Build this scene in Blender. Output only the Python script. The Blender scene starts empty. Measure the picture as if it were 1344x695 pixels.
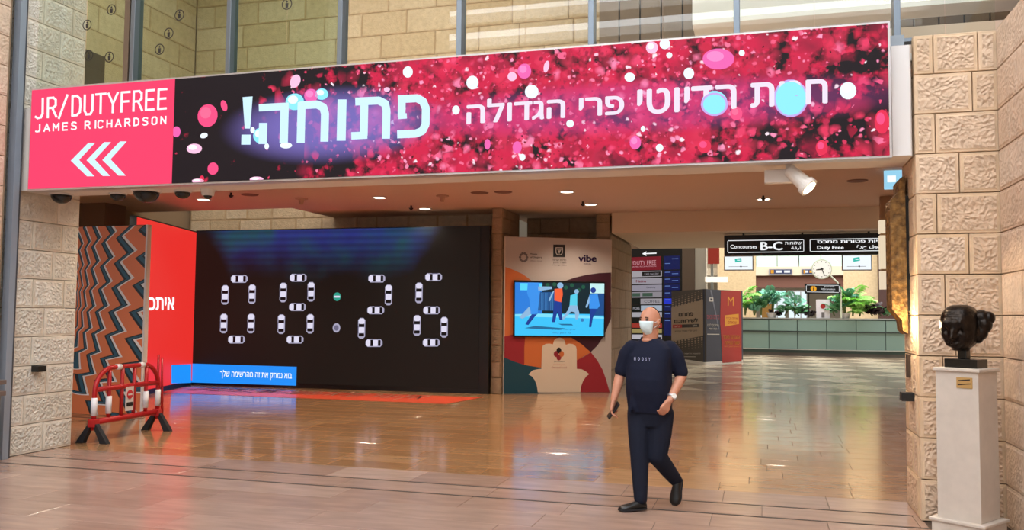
import bpy, bmesh, math, random
from mathutils import Vector, Matrix
random.seed(7)
C = bpy.context.scene.collection
sc = bpy.context.scene
PI = math.pi

# ------------------------------------------------------------------ camera
F_PX = 1132.0
EYE = 1.64
ROT = Matrix(((0.96056752, 0.00712077, 0.27795563),
              (0.27789516, -0.05760126, -0.95888288),
              (0.00918261, 0.99831427, -0.05730872)))
cam_data = bpy.data.cameras.new('camera')
cam_data.sensor_fit = 'HORIZONTAL'
cam_data.sensor_width = 36.0
cam_data.lens = F_PX * 36.0 / 1344.0
cam_data.clip_end = 300
cam = bpy.data.objects.new('camera', cam_data)
C.objects.link(cam)
cam.matrix_world = Matrix.Translation((0, 0, EYE)) @ ROT.to_4x4()
sc.camera = cam

# ------------------------------------------------------------------ world, exposure, big lights
sc.view_settings.view_transform = 'Standard'
sc.view_settings.look = 'None'
sc.view_settings.exposure = 0.1
sc.view_settings.gamma = 1.0
sc.view_settings.use_curve_mapping = False
w = bpy.data.worlds.new('sky')
sc.world = w
w.use_nodes = True
w.node_tree.nodes['Background'].inputs[0].default_value = (0.86, 0.93, 1.0, 1)
w.node_tree.nodes['Background'].inputs[1].default_value = .9

SKYLIGHT_STRENGTH = 8.0
def area_light(name, loc, size, power, color=(1, 1, 1), rot=(0, 0, 0), size_y=None):
    l = bpy.data.lights.new(name, 'AREA')
    l.shape = 'RECTANGLE'; l.size = size; l.size_y = size_y or size
    l.energy = power; l.color = color
    o = bpy.data.objects.new(name, l); C.objects.link(o)
    o.location = loc; o.rotation_euler = rot
    return o
area_light('upper_hall_fill', (-7.5, 13.2, 10.3), 9, 520, (1, .96, .9), size_y=6)  # added lamps that brighten the upper storey; no skylight is modelled above
area_light('upper_hall_fill', (1.5, 12.5, 10.3), 5, 90, (1, .95, .88), size_y=4)
area_light('rotunda_skylight', (2, 39, 10.5), 16, 4600, (1, .99, .97), size_y=14)

# ------------------------------------------------------------------ helpers
def hexc(h, a=1.0):
    h = h.lstrip('#')
    v = [int(h[i:i + 2], 16) / 255 for i in (0, 2, 4)]
    return tuple((c / 12.92 if c <= .04045 else ((c + .055) / 1.055) ** 2.4) for c in v) + (a,)

MATS = {}
def mat(name, col='808080', rough=.6, metal=0, emit=0, var=0, bump=0, bscale=30, spec=.5, vscale=6, ecol=None):
    if name in MATS: return MATS[name]
    m = bpy.data.materials.new(name); m.use_nodes = True
    nt = m.node_tree; b = nt.nodes['Principled BSDF']
    c = hexc(col) if isinstance(col, str) else col
    b.inputs['Base Color'].default_value = c
    b.inputs['Roughness'].default_value = rough
    b.inputs['Metallic'].default_value = metal
    b.inputs['Specular IOR Level'].default_value = spec
    if emit:
        b.inputs['Emission Color'].default_value = hexc(ecol) if ecol else c
        b.inputs['Emission Strength'].default_value = emit
        b.inputs['Base Color'].default_value = (.01, .01, .01, 1); b.inputs['Specular IOR Level'].default_value = .15
    tc = None
    if var or bump:
        tc = nt.nodes.new('ShaderNodeTexCoord')
    if var:
        n = nt.nodes.new('ShaderNodeTexNoise'); n.inputs['Scale'].default_value = vscale; n.inputs['Detail'].default_value = 5
        nt.links.new(tc.outputs['Object'], n.inputs['Vector'])
        hs = nt.nodes.new('ShaderNodeHueSaturation'); hs.inputs['Color'].default_value = c
        mr = nt.nodes.new('ShaderNodeMapRange'); mr.inputs[1].default_value = .3; mr.inputs[2].default_value = .7
        mr.inputs[3].default_value = 1 - var; mr.inputs[4].default_value = 1 + var
        nt.links.new(n.outputs['Fac'], mr.inputs[0]); nt.links.new(mr.outputs[0], hs.inputs['Value'])
        nt.links.new(hs.outputs[0], b.inputs['Base Color'])
    if bump:
        n = nt.nodes.new('ShaderNodeTexNoise'); n.inputs['Scale'].default_value = bscale; n.inputs['Detail'].default_value = 4
        nt.links.new(tc.outputs['Object'], n.inputs['Vector'])
        bp = nt.nodes.new('ShaderNodeBump'); bp.inputs['Strength'].default_value = bump; bp.inputs['Distance'].default_value = .02
        nt.links.new(n.outputs['Fac'], bp.inputs['Height']); nt.links.new(bp.outputs[0], b.inputs['Normal'])
    MATS[name] = m
    return m

class NT:
    """tiny node-tree writer"""
    def __init__(s, name):
        s.m = bpy.data.materials.new(name); s.m.use_nodes = True; s.t = s.m.node_tree
        s.b = s.t.nodes['Principled BSDF']
    def n(s, typ, **kw):
        x = s.t.nodes.new(typ)
        for k, v in kw.items():
            if k.startswith('i_'):
                key = k[2:]; key = int(key) if key.isdigit() else key.replace('_', ' ')
                s.put(x.inputs[key], v)
            else: setattr(x, k, v)
        return x
    def put(s, inp, v):
        if isinstance(v, bpy.types.NodeSocket): s.t.links.new(v, inp)
        else: inp.default_value = v
    def math(s, op, a, b=None, c=None, clamp=False):
        x = s.t.nodes.new('ShaderNodeMath'); x.operation = op; x.use_clamp = clamp
        s.put(x.inputs[0], a)
        if b is not None: s.put(x.inputs[1], b)
        if c is not None: s.put(x.inputs[2], c)
        return x.outputs[0]
    def mix(s, f, a, b, mode='MIX'):
        x = s.t.nodes.new('ShaderNodeMix'); x.data_type = 'RGBA'; x.blend_type = mode
        s.put(x.inputs[0], f); s.put(x.inputs[6], a); s.put(x.inputs[7], b)
        return x.outputs[2]
    def ramp(s, f, stops, const=False):
        x = s.t.nodes.new('ShaderNodeValToRGB'); cr = x.color_ramp
        if const: cr.interpolation = 'CONSTANT'
        while len(cr.elements) < len(stops): cr.elements.new(1)
        for e, (p, c) in zip(cr.elements, stops): e.position = p; e.color = c
        s.put(x.inputs[0], f); return x.outputs[0]
    def rng(s, f, a, b, c=0.0, d=1.0, smooth=False):
        x = s.t.nodes.new('ShaderNodeMapRange')
        if smooth: x.interpolation_type = 'SMOOTHSTEP'
        s.put(x.inputs[0], f)
        for i, v in ((1, a), (2, b), (3, c), (4, d)): x.inputs[i].default_value = v
        return x.outputs[0]

class MB:
    """collects shapes, builds ONE mesh object"""
    def __init__(s): s.v = []; s.f = []; s.mi = []; s.mats = []
    def _m(s, m):
        if m is None: return 0
        if m not in s.mats: s.mats.append(m)
        return s.mats.index(m)
    def add(s, vs, fs, m=None):
        o = len(s.v); s.v += [tuple(v) for v in vs]; k = s._m(m)
        for f in fs: s.f.append([i + o for i in f]); s.mi.append(k)
        return s
    def box(s, x0, y0, z0, x1, y1, z1, m=None, M=None):
        vs = [(x, y, z) for x in (x0, x1) for y in (y0, y1) for z in (z0, z1)]
        if M is not None: vs = [M @ Vector(v) for v in vs]
        return s.add(vs, [(0, 1, 3, 2), (4, 6, 7, 5), (0, 4, 5, 1), (2, 3, 7, 6), (0, 2, 6, 4), (1, 5, 7, 3)], m)
    def cone(s, p0, p1, r0, r1=None, n=12, m=None, caps=True):
        r1 = r0 if r1 is None else r1
        p0 = Vector(p0); p1 = Vector(p1); d = (p1 - p0).normalized()
        a = d.orthogonal().normalized(); b = d.cross(a)
        vs = []
        for p, r in ((p0, r0), (p1, r1)):
            for i in range(n):
                t = 2 * PI * i / n; vs.append(p + (a * math.cos(t) + b * math.sin(t)) * r)
        fs = [(i, (i + 1) % n, n + (i + 1) % n, n + i) for i in range(n)]
        if caps: fs += [tuple(range(n))[::-1], tuple(range(n, 2 * n))]
        return s.add(vs, fs, m)
    def tube(s, pts, r, n=8, m=None, closed=False):
        pts = [Vector(p) for p in pts]; N = len(pts); rs = r if isinstance(r, (list, tuple)) else [r] * N
        vs = []; prev = None
        for i, p in enumerate(pts):
            d = (pts[min(i + 1, N - 1)] - pts[max(i - 1, 0)]).normalized()
            a = d.orthogonal().normalized() if prev is None else (prev - d * prev.dot(d)).normalized()
            prev = a; b = d.cross(a)
            for k in range(n):
                t = 2 * PI * k / n; vs.append(p + (a * math.cos(t) + b * math.sin(t)) * rs[i])
        fs = [(i * n + k, i * n + (k + 1) % n, (i + 1) * n + (k + 1) % n, (i + 1) * n + k) for i in range(N - 1) for k in range(n)]
        fs += [tuple(range(n))[::-1], tuple(range((N - 1) * n, N * n))]
        return s.add(vs, fs, m)
    def loft(s, rings, m=None):
        n = len(rings[0]); vs = [p for r in rings for p in r]
        fs = [(i * n + k, i * n + (k + 1) % n, (i + 1) * n + (k + 1) % n, (i + 1) * n + k) for i in range(len(rings) - 1) for k in range(n)]
        fs += [tuple(range(n))[::-1], tuple(range((len(rings) - 1) * n, len(rings) * n))]
        return s.add(vs, fs, m)
    def ball(s, c, r, n=12, m=None, sc3=(1, 1, 1)):
        c = Vector(c); rings = []
        k = n // 2
        vs = [c + Vector((0, 0, -r * sc3[2]))]
        for i in range(1, k):
            ph = PI * i / k
            for j in range(n):
                t = 2 * PI * j / n
                vs.append(c + Vector((math.sin(ph) * math.cos(t) * r * sc3[0], math.sin(ph) * math.sin(t) * r * sc3[1], -math.cos(ph) * r * sc3[2])))
        vs.append(c + Vector((0, 0, r * sc3[2])))
        fs = [(0, 1 + (j + 1) % n, 1 + j) for j in range(n)]
        for i in range(k - 2):
            fs += [(1 + i * n + j, 1 + i * n + (j + 1) % n, 1 + (i + 1) * n + (j + 1) % n, 1 + (i + 1) * n + j) for j in range(n)]
        L = len(vs) - 1
        fs += [(L, 1 + (k - 2) * n + j, 1 + (k - 2) * n + (j + 1) % n) for j in range(n)]
        return s.add(vs, fs, m)
    def mesh(s, name):
        me = bpy.data.meshes.new(name); me.from_pydata(s.v, [], s.f)
        for m in s.mats: me.materials.append(m)
        me.polygons.foreach_set('material_index', s.mi); me.update()
        return me
    def build(s, name, m=None, parent=None, smooth=False, bevel=0, loc=None):
        me = s.mesh(name)
        if m is not None and not s.mats: me.materials.append(m)
        bm = bmesh.new(); bm.from_mesh(me); bmesh.ops.recalc_face_normals(bm, faces=bm.faces); bm.to_mesh(me); bm.free()
        if smooth: me.polygons.foreach_set('use_smooth', [True] * len(me.polygons))
        o = bpy.data.objects.new(name, me); C.objects.link(o)
        if parent is not None: o.parent = parent
        if loc: o.location = loc
        if bevel:
            bv = o.modifiers.new('b', 'BEVEL'); bv.width = bevel; bv.segments = 2; bv.limit_method = 'ANGLE'
        return o

def tag(o, label, cat, group=None):
    o['label'] = label; o['category'] = cat
    if group: o['group'] = group
    return o
def thing(name, label, cat, loc=(0, 0, 0), rz=0, group=None):
    o = bpy.data.objects.new(name, None); C.objects.link(o); o.empty_display_size = .1
    o.location = loc; o.rotation_euler = (0, 0, rz)
    return tag(o, label, cat, group)
def struct(o): o['kind'] = 'structure'; return o
def stuff(o): o['kind'] = 'stuff'; return o
def copy_tree(o, parent=None):
    c = o.copy(); C.objects.link(c)
    if parent is not None: c.parent = parent
    for ch in list(o.children): copy_tree(ch, c)
    return c

# rays of the measured view, only used to read sizes of printed graphics off their real planes
def on_y(px, py, y):
    r = ROT @ Vector((px - 672, -(py - 347.5), -F_PX)); return Vector((0, 0, EYE)) + r * (y / r.y)

# ------------------------------------------------------------------ pictures and lettering on real panels
class Panel:
    """flat graphics on a rectangular board: quad of photo corners (tl,tr,br,bl) -> board metres"""
    def __init__(s, parent, name, origin, udir, W, H, corners, step=.0012, base=.001):
        s.o = Vector(origin); s.u = Vector(udir).normalized(); s.nrm = s.u.cross(Vector((0, 0, 1))).normalized()
        s.W = W; s.H = H; s.parent = parent; s.name = name; s.step = step; s.base = base; s.mb = MB(); s.k = 0
        # homography px -> (0..W, 0..H)
        src = corners; dst = [(0, H), (W, H), (W, 0), (0, 0)]
        A = []; B = []
        for (x, y), (X, Y) in zip(src, dst):
            A.append([x, y, 1, 0, 0, 0, -x * X, -y * X]); B.append(X)
            A.append([0, 0, 0, x, y, 1, -x * Y, -y * Y]); B.append(Y)
        n = 8
        for i in range(n):
            p = max(range(i, n), key=lambda r: abs(A[r][i])); A[i], A[p] = A[p], A[i]; B[i], B[p] = B[p], B[i]
            for r in range(n):
                if r != i:
                    f = A[r][i] / A[i][i]
                    for c in range(i, n): A[r][c] -= f * A[i][c]
                    B[r] -= f * B[i]
        s.h = [B[i] / A[i][i] for i in range(n)]
    def uv(s, x, y):
        h = s.h; d = h[6] * x + h[7] * y + 1
        return ((h[0] * x + h[1] * y + h[2]) / d, (h[3] * x + h[4] * y + h[5]) / d)
    def P(s, u, v, lift): return s.o + s.u * u + Vector((0, 0, v)) + s.nrm * lift
    def clamp(s, q): return (min(max(q[0], 0), s.W), min(max(q[1], 0), s.H))
    def poly(s, pts, m, px=True, layer=1):
        q = [s.clamp(s.uv(*p)) if px else p for p in pts]
        s.mb.add([s.P(a, b, s.base + s.step * layer) for a, b in q], [tuple(range(len(q)))], m); return s
    def rect(s, x0, y0, x1, y1, m, layer=1): return s.poly([(x0, y0), (x1, y0), (x1, y1), (x0, y1)], m, layer=layer)
    def disc(s, cx, cy, rx, m, ry=None, ang=0, n=18, layer=1):
        ry = ry or rx; ca, sa = math.cos(ang), math.sin(ang)
        return s.poly([(cx + rx * math.cos(t) * ca - ry * math.sin(t) * sa, cy + rx * math.cos(t) * sa + ry * math.sin(t) * ca)
                       for t in [2 * PI * i / n for i in range(n)]], m, layer=layer)
    def text(s, body, x0, y0, x1, y1, m, layer=2, bold=0, x2=None, slope=None):
        """fit lettering into the photo-space box x0..x1, y0(top)..y1(bottom); y given at the left edge, slope dy/dx"""
        me = text_mesh(body, bold)
        if me is None: return s
        xs = [v[0] for v in me[0]]; ys = [v[1] for v in me[0]]
        a, b, c, d = min(xs), max(xs), min(ys), max(ys)
        sl = slope or 0
        vs = []
        for X, Y in me[0]:
            fx = (X - a) / max(b - a, 1e-6); fy = (Y - c) / max(d - c, 1e-6)
            px = x0 + (x1 - x0) * fx; py = y1 + (y0 - y1) * fy + sl * (px - x0)
            u, v = s.uv(px, py); vs.append(s.P(u, v, s.base + s.step * layer))
        s.mb.add(vs, me[1], m); return s
    def done(s, name=None):
        o = None
        if s.mb.v:
            me = s.mb.mesh(name or s.name); o = bpy.data.objects.new(name or s.name, me); C.objects.link(o); o.parent = s.parent
        s.mb = MB(); return o

_tc = {}
def text_mesh(body, bold=0):
    """lettering as flat triangles; every outline is filled on its own, so overlapping outlines stay solid"""
    from mathutils.geometry import tessellate_polygon, interpolate_bezier
    key = (body, bold)
    if key in _tc: return _tc[key]
    cu = bpy.data.curves.new('t', 'FONT'); cu.body = body
    o = bpy.data.objects.new('t', cu); C.objects.link(o)
    dg = bpy.context.evaluated_depsgraph_get(); dg.update()
    cc = o.evaluated_get(dg).to_curve(dg, apply_modifiers=False)
    loops = []
    for sp in cc.splines:
        bp = sp.bezier_points; pts = []
        if len(bp):
            for a, b in zip(bp, list(bp[1:]) + [bp[0]]):
                straight = (a.handle_right - a.co).length < 1e-4 and (b.handle_left - b.co).length < 1e-4 or abs((a.handle_right - a.co).cross(b.co - a.co).length) + abs((b.handle_left - b.co).cross(b.co - a.co).length) < 1e-6
                pts += [tuple(a.co[:2])] if straight else [tuple(q[:2]) for q in interpolate_bezier(a.co, a.handle_right, b.handle_left, b.co, 4)[:-1]]
        else: pts = [tuple(q.co[:2]) for q in sp.points]
        if len(pts) > 2: loops.append(pts)
    def area(q): return sum(a[0] * b[1] - b[0] * a[1] for a, b in zip(q, q[1:] + q[:1])) / 2
    r = None
    if loops:
        big = max(loops, key=lambda q: abs(area(q))); sg = 1 if area(big) > 0 else -1
        outs = [q for q in loops if area(q) * sg > 0]; holes = [q for q in loops if area(q) * sg <= 0]
        V, F = [], []
        for q in outs:
            x0, x1, y0, y1 = min(p[0] for p in q), max(p[0] for p in q), min(p[1] for p in q), max(p[1] for p in q)
            hs_ = [h for h in holes if x0 - 1e-5 <= min(p[0] for p in h) and max(p[0] for p in h) <= x1 + 1e-5 and y0 - 1e-5 <= min(p[1] for p in h) and max(p[1] for p in h) <= y1 + 1e-5]
            k = len(V); V += q
            for h in hs_: V += h
            F += [tuple(k + i for i in t) for t in tessellate_polygon([[Vector((x, y, 0)) for x, y in l] for l in [q] + hs_])]
        if bold:
            V0, F0 = V, F; V, F = [], []
            for ax, ay in ((0, 0), (1, 0), (-1, 0), (0, .7), (0, -.7)):
                k = len(V); V += [(x + ax * bold, y + ay * bold) for x, y in V0]; F += [tuple(i + k for i in q) for q in F0]
        r = (V, F)
    o.to_curve_clear() if hasattr(o, 'to_curve_clear') else None
    bpy.data.objects.remove(o); bpy.data.curves.remove(cu)
    _tc[key] = r; return r
STROKES = {'J': [[(.75, 1), (.75, .22), (.6, .03), (.3, 0), (.1, .08)]], 'R': [[(.1, 0), (.1, 1), (.6, 1), (.82, .88), (.82, .6), (.6, .48), (.1, .48)], [(.5, .48), (.9, 0)]],
 '/': [[(.0, -.08), (.75, 1.08)]], 'D': [[(.1, 0), (.1, 1), (.5, 1), (.8, .85), (.85, .5), (.8, .15), (.5, 0), (.1, 0)]], 'U': [[(.1, 1), (.1, .2), (.28, 0), (.65, 0), (.83, .2), (.83, 1)]],
 'T': [[(0, 1), (.9, 1)], [(.45, 1), (.45, 0)]], 'Y': [[(.02, 1), (.45, .45), (.88, 1)], [(.45, .45), (.45, 0)]], 'F': [[(.12, 0), (.12, 1), (.85, 1)], [(.12, .52), (.75, .52)]],
 'E': [[(.85, 0), (.12, 0), (.12, 1), (.85, 1)], [(.12, .52), (.78, .52)]], 'A': [[(0, 0), (.45, 1), (.9, 0)], [(.15, .32), (.75, .32)]], 'M': [[(.05, 0), (.05, 1), (.48, .35), (.92, 1), (.92, 0)]],
 'S': [[(.82, .88), (.62, 1), (.3, 1), (.12, .85), (.15, .62), (.78, .4), (.84, .15), (.65, 0), (.28, 0), (.08, .12)]], 'I': [[(.45, 0), (.45, 1)]], 'C': [[(.85, .85), (.65, 1), (.3, 1), (.1, .8), (.1, .2), (.3, 0), (.65, 0), (.85, .15)]],
 'H': [[(.1, 0), (.1, 1)], [(.85, 0), (.85, 1)], [(.1, .5), (.85, .5)]], 'O': [[(.3, 0), (.1, .2), (.1, .8), (.3, 1), (.65, 1), (.85, .8), (.85, .2), (.65, 0), (.3, 0)]], 'N': [[(.1, 0), (.1, 1), (.85, 0), (.85, 1)]]}
def stroke_text(p, body, x0, x1, ytop, h, th, m, slope=0, adv=1.0, narrow=(), layer=2):
    """letters drawn as even strokes in photo-space boxes"""
    units = sum((.45 if c in narrow else (.5 if c == ' ' else 1.0)) for c in body); k = (x1 - x0) / units; x = x0
    for c in body:
        wdt = .45 if c in narrow else (.5 if c == ' ' else 1.0)
        for st in STROKES.get(c, []):
            q = []
            for a, b in st:
                if c in narrow: a = .225 / adv if True else a
                X = x + a * k * adv; q.append((X, ytop + slope * (X - x0) + (1 - b) * h))
            for (ax, ay), (bx, by) in zip(q[:-1], q[1:]):
                L = math.hypot(bx - ax, by - ay) or 1; nx, ny = -(by - ay) / L * th / 2, (bx - ax) / L * th / 2; ex_, ey_ = (bx - ax) / L * th * .35, (by - ay) / L * th * .35
                p.poly([(ax + nx - ex_, ay + ny - ey_), (bx + nx + ex_, by + ny + ey_), (bx - nx + ex_, by - ny + ey_), (ax - nx - ex_, ay - ny - ey_)], m, layer=layer)
        x += wdt * k
def stroke(p, pts, th, m, layer=3):
    for i, ((ax, ay), (bx, by)) in enumerate(zip(pts[:-1], pts[1:])):
        L = math.hypot(bx - ax, by - ay) or 1; nx, ny = -(by - ay) / L * th / 2, (bx - ax) / L * th / 2
        p.poly([(ax + nx, ay + ny), (bx + nx, by + ny), (bx - nx, by - ny), (ax - nx, ay - ny)], m, layer=layer)
        if 0 < i: p.disc(ax, ay, th / 2, m, n=12, layer=layer)
def heb(t):                       # right-to-left order for a left-to-right setter
    return t[::-1]

# ------------------------------------------------------------------ stone materials
def stone_mat(name, c1, c2, rough_face=True, bs=1.0):
    T = NT(name)
    tc = T.n('ShaderNodeTexCoord'); oi = T.n('ShaderNodeObjectInfo'); ge = T.n('ShaderNodeNewGeometry')
    P = ge.outputs['Position']
    rnd = T.math('FRACT', T.math('ADD', oi.outputs['Random'], ge.outputs['Random Per Island']))
    n1 = T.n('ShaderNodeTexNoise', i_Vector=P, i_Scale=9.0, i_Detail=6.0)
    n2 = T.n('ShaderNodeTexNoise', i_Vector=P, i_Scale=1.1, i_Detail=3.0)
    base = T.mix(T.rng(rnd, 0, 1), hexc(c1), hexc(c2))
    base = T.mix(T.rng(n2.outputs['Fac'], .35, .7, 0, .35), base, hexc(c2))
    val = T.rng(n1.outputs['Fac'], .3, .7, .88, 1.08)
    hs = T.n('ShaderNodeHueSaturation', i_Color=base, i_Value=val)
    T.put(T.b.inputs['Base Color'], hs.outputs[0])
    T.b.inputs['Roughness'].default_value = .85
    T.b.inputs['Specular IOR Level'].default_value = .25
    if rough_face:
        w1 = T.n('ShaderNodeTexNoise', i_Vector=P, i_Scale=5.0, i_Detail=2.0)
        wv = T.n('ShaderNodeVectorMath', operation='MULTIPLY_ADD'); T.put(wv.inputs[0], w1.outputs['Color']); wv.inputs[1].default_value = (.12, .12, .12); T.put(wv.inputs[2], P)
        v = T.n('ShaderNodeTexVoronoi', feature='SMOOTH_F1', i_Scale=31.0, i_Vector=wv.outputs[0]); v.inputs['Smoothness'].default_value = .5
        n3 = T.n('ShaderNodeTexNoise', i_Vector=wv.outputs[0], i_Scale=34.0, i_Detail=5.0)
        h = T.math('ADD', T.math('MULTIPLY', v.outputs['Distance'], 1.1), T.math('MULTIPLY', n3.outputs['Fac'], .9))
        bp = T.n('ShaderNodeBump', i_Height=h, i_Strength=.85 * bs, i_Distance=.022)
    else:
        n3 = T.n('ShaderNodeTexNoise', i_Vector=P, i_Scale=70.0, i_Detail=3.0)
        bp = T.n('ShaderNodeBump', i_Height=n3.outputs['Fac'], i_Strength=.35, i_Distance=.008)
    T.put(T.b.inputs['Normal'], bp.outputs[0])
    return T.m
ST_ROUGH = stone_mat('chiselled_limestone', 'DFC6AC', 'D4B698')
ST_MARG = stone_mat('drafted_limestone_margin', 'DEC4A6', 'D6B894', False)
ST_PALE = stone_mat('pale_chiselled_limestone', 'E0DED4', 'D2CCBE')
ST_PALE_M = stone_mat('pale_limestone_margin', 'DED8CA', 'D4CBBA', False)
ST_HALL = stone_mat('bush_hammered_limestone', 'DAC4AE', 'D2B69C', True, .5)
ST_TAN = stone_mat('tan_limestone', 'D6C2A4', 'C8B08C', True, .5)
ST_TAN_M = stone_mat('tan_limestone_margin', 'CDB595', 'BEA27C', False)
ST_BROWN = stone_mat('brown_limestone', 'A89078', '968066', True, .4)
ST_BROWN_M = stone_mat('brown_limestone_margin', 'A28B73', '907A60', False)
MORTAR = mat('recessed_mortar', '9C8468', .95)

def stone_wall(parent, origin, udir, nrm, length, z0, z1, mats, course=1 / 3, lens=(.42, .78), thick=.09, seed=1, inset=.016, proud=.004, limit=300, stag=True):
    """individually set stones (real joints) on the face of a wall; returns count"""
    rnd = random.Random(seed); o = Vector(origin); u = Vector(udir).normalized(); n = Vector(nrm).normalized()
    k = 0; z = z0; row = 0; g = .0035
    extra = MB()
    while z < z1 - .02:
        zt = min(z + course, z1); a = 0; first = True
        while a < length - 1e-4:
            L = rnd.uniform(*lens)
            if first and row % 2 and stag: L *= .5
            first = False
            if length - (a + L) < lens[0] * .5: L = length - a
            b = a + L; pr = proud * rnd.uniform(.4, 1.4)
            def p(uu, zz, d): return o + u * uu + Vector((0, 0, zz)) + n * d
            a1, b1, c1, d1 = a + g, b - g, z + g, zt - g
            ii = min(inset, (b1 - a1) * .25, (d1 - c1) * .3)
            vs = []
            for (e, d) in ((0, 0), (0, thick - .005), (.004, thick), (ii, thick), (ii + .012, thick + pr)):
                vs += [p(a1 + e, c1 + e, d), p(b1 - e, c1 + e, d), p(b1 - e, d1 - e, d), p(a1 + e, d1 - e, d)]
            fs = []; 
            for q in range(4):
                for s4 in range(4): fs.append((q * 4 + s4, q * 4 + (s4 + 1) % 4, q * 4 + 4 + (s4 + 1) % 4, q * 4 + 4 + s4))
            mb = MB() if k < limit else extra
            mb.add(vs, fs, mats[1]); mb.add(vs[16:20], [(0, 1, 2, 3)], mats[0])
            if k < limit: mb.build('stone_block', None, parent)
            k += 1; a = b
        z = zt; row += 1
    if extra.v: stuff(extra.build('stone_block', None, parent))
    return k

# ================================================================== SETTING
PLASTER = mat('warm_plaster', 'C9B49C', .8, var=.02)
# ---- floor
def floor_mat(name, c1, c2, c3, rough=.16):
    T = NT(name); oi = T.n('ShaderNodeObjectInfo'); ge = T.n('ShaderNodeNewGeometry')
    P = ge.outputs['Position']
    rnd = T.math('FRACT', T.math('ADD', oi.outputs['Random'], ge.outputs['Random Per Island']))
    mp = T.n('ShaderNodeMapping', i_Vector=P); mp.inputs['Scale'].default_value = (.9, 4.5, 1)
    n1 = T.n('ShaderNodeTexNoise', i_Vector=mp.outputs[0], i_Scale=2.2, i_Detail=7.0)
    base = T.ramp(rnd, [(0, hexc(c1)), (.5, hexc(c2)), (1, hexc(c3))])
    hs = T.n('ShaderNodeHueSaturation', i_Color=base, i_Value=T.rng(n1.outputs['Fac'], .3, .7, .86, 1.1))
    T.put(T.b.inputs['Base Color'], hs.outputs[0])
    n2 = T.n('ShaderNodeTexNoise', i_Vector=P, i_Scale=3.0, i_Detail=4.0)
    T.put(T.b.inputs['Roughness'], T.rng(n2.outputs['Fac'], .3, .7, rough * .8, rough * 1.3))
    T.b.inputs['Specular IOR Level'].default_value = .6
    n3 = T.n('ShaderNodeTexNoise', i_Vector=P, i_Scale=1.6, i_Detail=2.0)
    bp = T.n('ShaderNodeBump', i_Height=n3.outputs['Fac'], i_Strength=.06, i_Distance=.02)
    T.put(T.b.inputs['Normal'], bp.outputs[0])
    return T.m
FL_HALL = floor_mat('polished_pink_stone', 'A68A7A', '9A7E6E', 'AE9484', .19)
FL_IN = floor_mat('polished_tan_stone', 'A8805A', '9A734E', 'B08A64', .13)
FL_STRIP = floor_mat('polished_grey_brown_stone', '8D7A68', '86735F', '95826F', .15)
FL_PALE = floor_mat('polished_cream_stone', 'C2B49B', 'BBAB90', 'CABCA5', .16)
JOINT = mat('dark_floor_joint', '4A3B30', .7)

flo = MB()
flo.box(-16, -6, -.12, 5, 7.93, -.004); flo.box(-16, 7.93, -.12, 12, 52, -.004)
floor = struct(flo.build('floor', JOINT))
def slab(mb, x0, y0, x1, y1, g=.0025, zt=0, c=.0025):
    x0 += g; y0 += g; x1 -= g; y1 -= g
    vs = [(x0, y0, -.012), (x1, y0, -.012), (x1, y1, -.012), (x0, y1, -.012),
          (x0, y0, zt - c * .5), (x1, y0, zt - c * .5), (x1, y1, zt - c * .5), (x0, y1, zt - c * .5),
          (x0 + c, y0 + c, zt), (x1 - c, y0 + c, zt), (x1 - c, y1 - c, zt), (x0 + c, y1 - c, zt)]
    fs = [(8, 9, 10, 11)] + [(i, (i + 1) % 4, 4 + (i + 1) % 4, 4 + i) for i in range(4)] + [(4 + i, 4 + (i + 1) % 4, 8 + (i + 1) % 4, 8 + i) for i in range(4)]
    mb.add(vs, fs)
rows = []
y = 2.9
while y < 6.5: rows.append((y, y + .4583, 'h')); y += .4583
rows[-1] = (rows[-1][0], 6.57, 'h')
rows += [(6.57, 7.03, 'h'), (7.03, 7.485, 'h'), (7.485, 7.93, 'h'), (7.93, 8.5, 'h')]
y = 8.5
while y < 17.1: rows.append((y, y + .4, 'i')); y += .4
last = rows[-1][1]
tile_rng = random.Random(3); cnt = 0; rest = {'h': MB(), 'i': MB()}
for (y0, y1, k) in rows:
    xl, xr = (-8.05, 1.95) if y1 < 7.9 else ((-8.1, 1.25) if y1 < 8.6 else (-13.4, 2.6))
    vis = y0 >= 4.9
    x = xl - tile_rng.uniform(0, .6)
    while x < xr:
        L = tile_rng.choice((.6, .8, .95, 1.2, 1.4)) if k == 'i' else tile_rng.choice((.9, 1.2, 1.5))
        a, b = max(x, xl), min(x + L, xr); x += L
        if b - a < .02: continue
        seen = vis and (a + b) / 2 > -1.02 * y1 and y1 < 14.2
        g = .002
        if seen and cnt < 300:
            mb = MB(); slab(mb, a, y0, b, y1, g=g); mb.build('tile', FL_HALL if k == 'h' else FL_IN, floor); cnt += 1
        else: slab(rest[k], a, y0, b, y1, g=g)
for k, m in (('h', FL_HALL), ('i', FL_IN)):
    if rest[k].v: stuff(rest[k].build('tile', m, floor))
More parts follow.
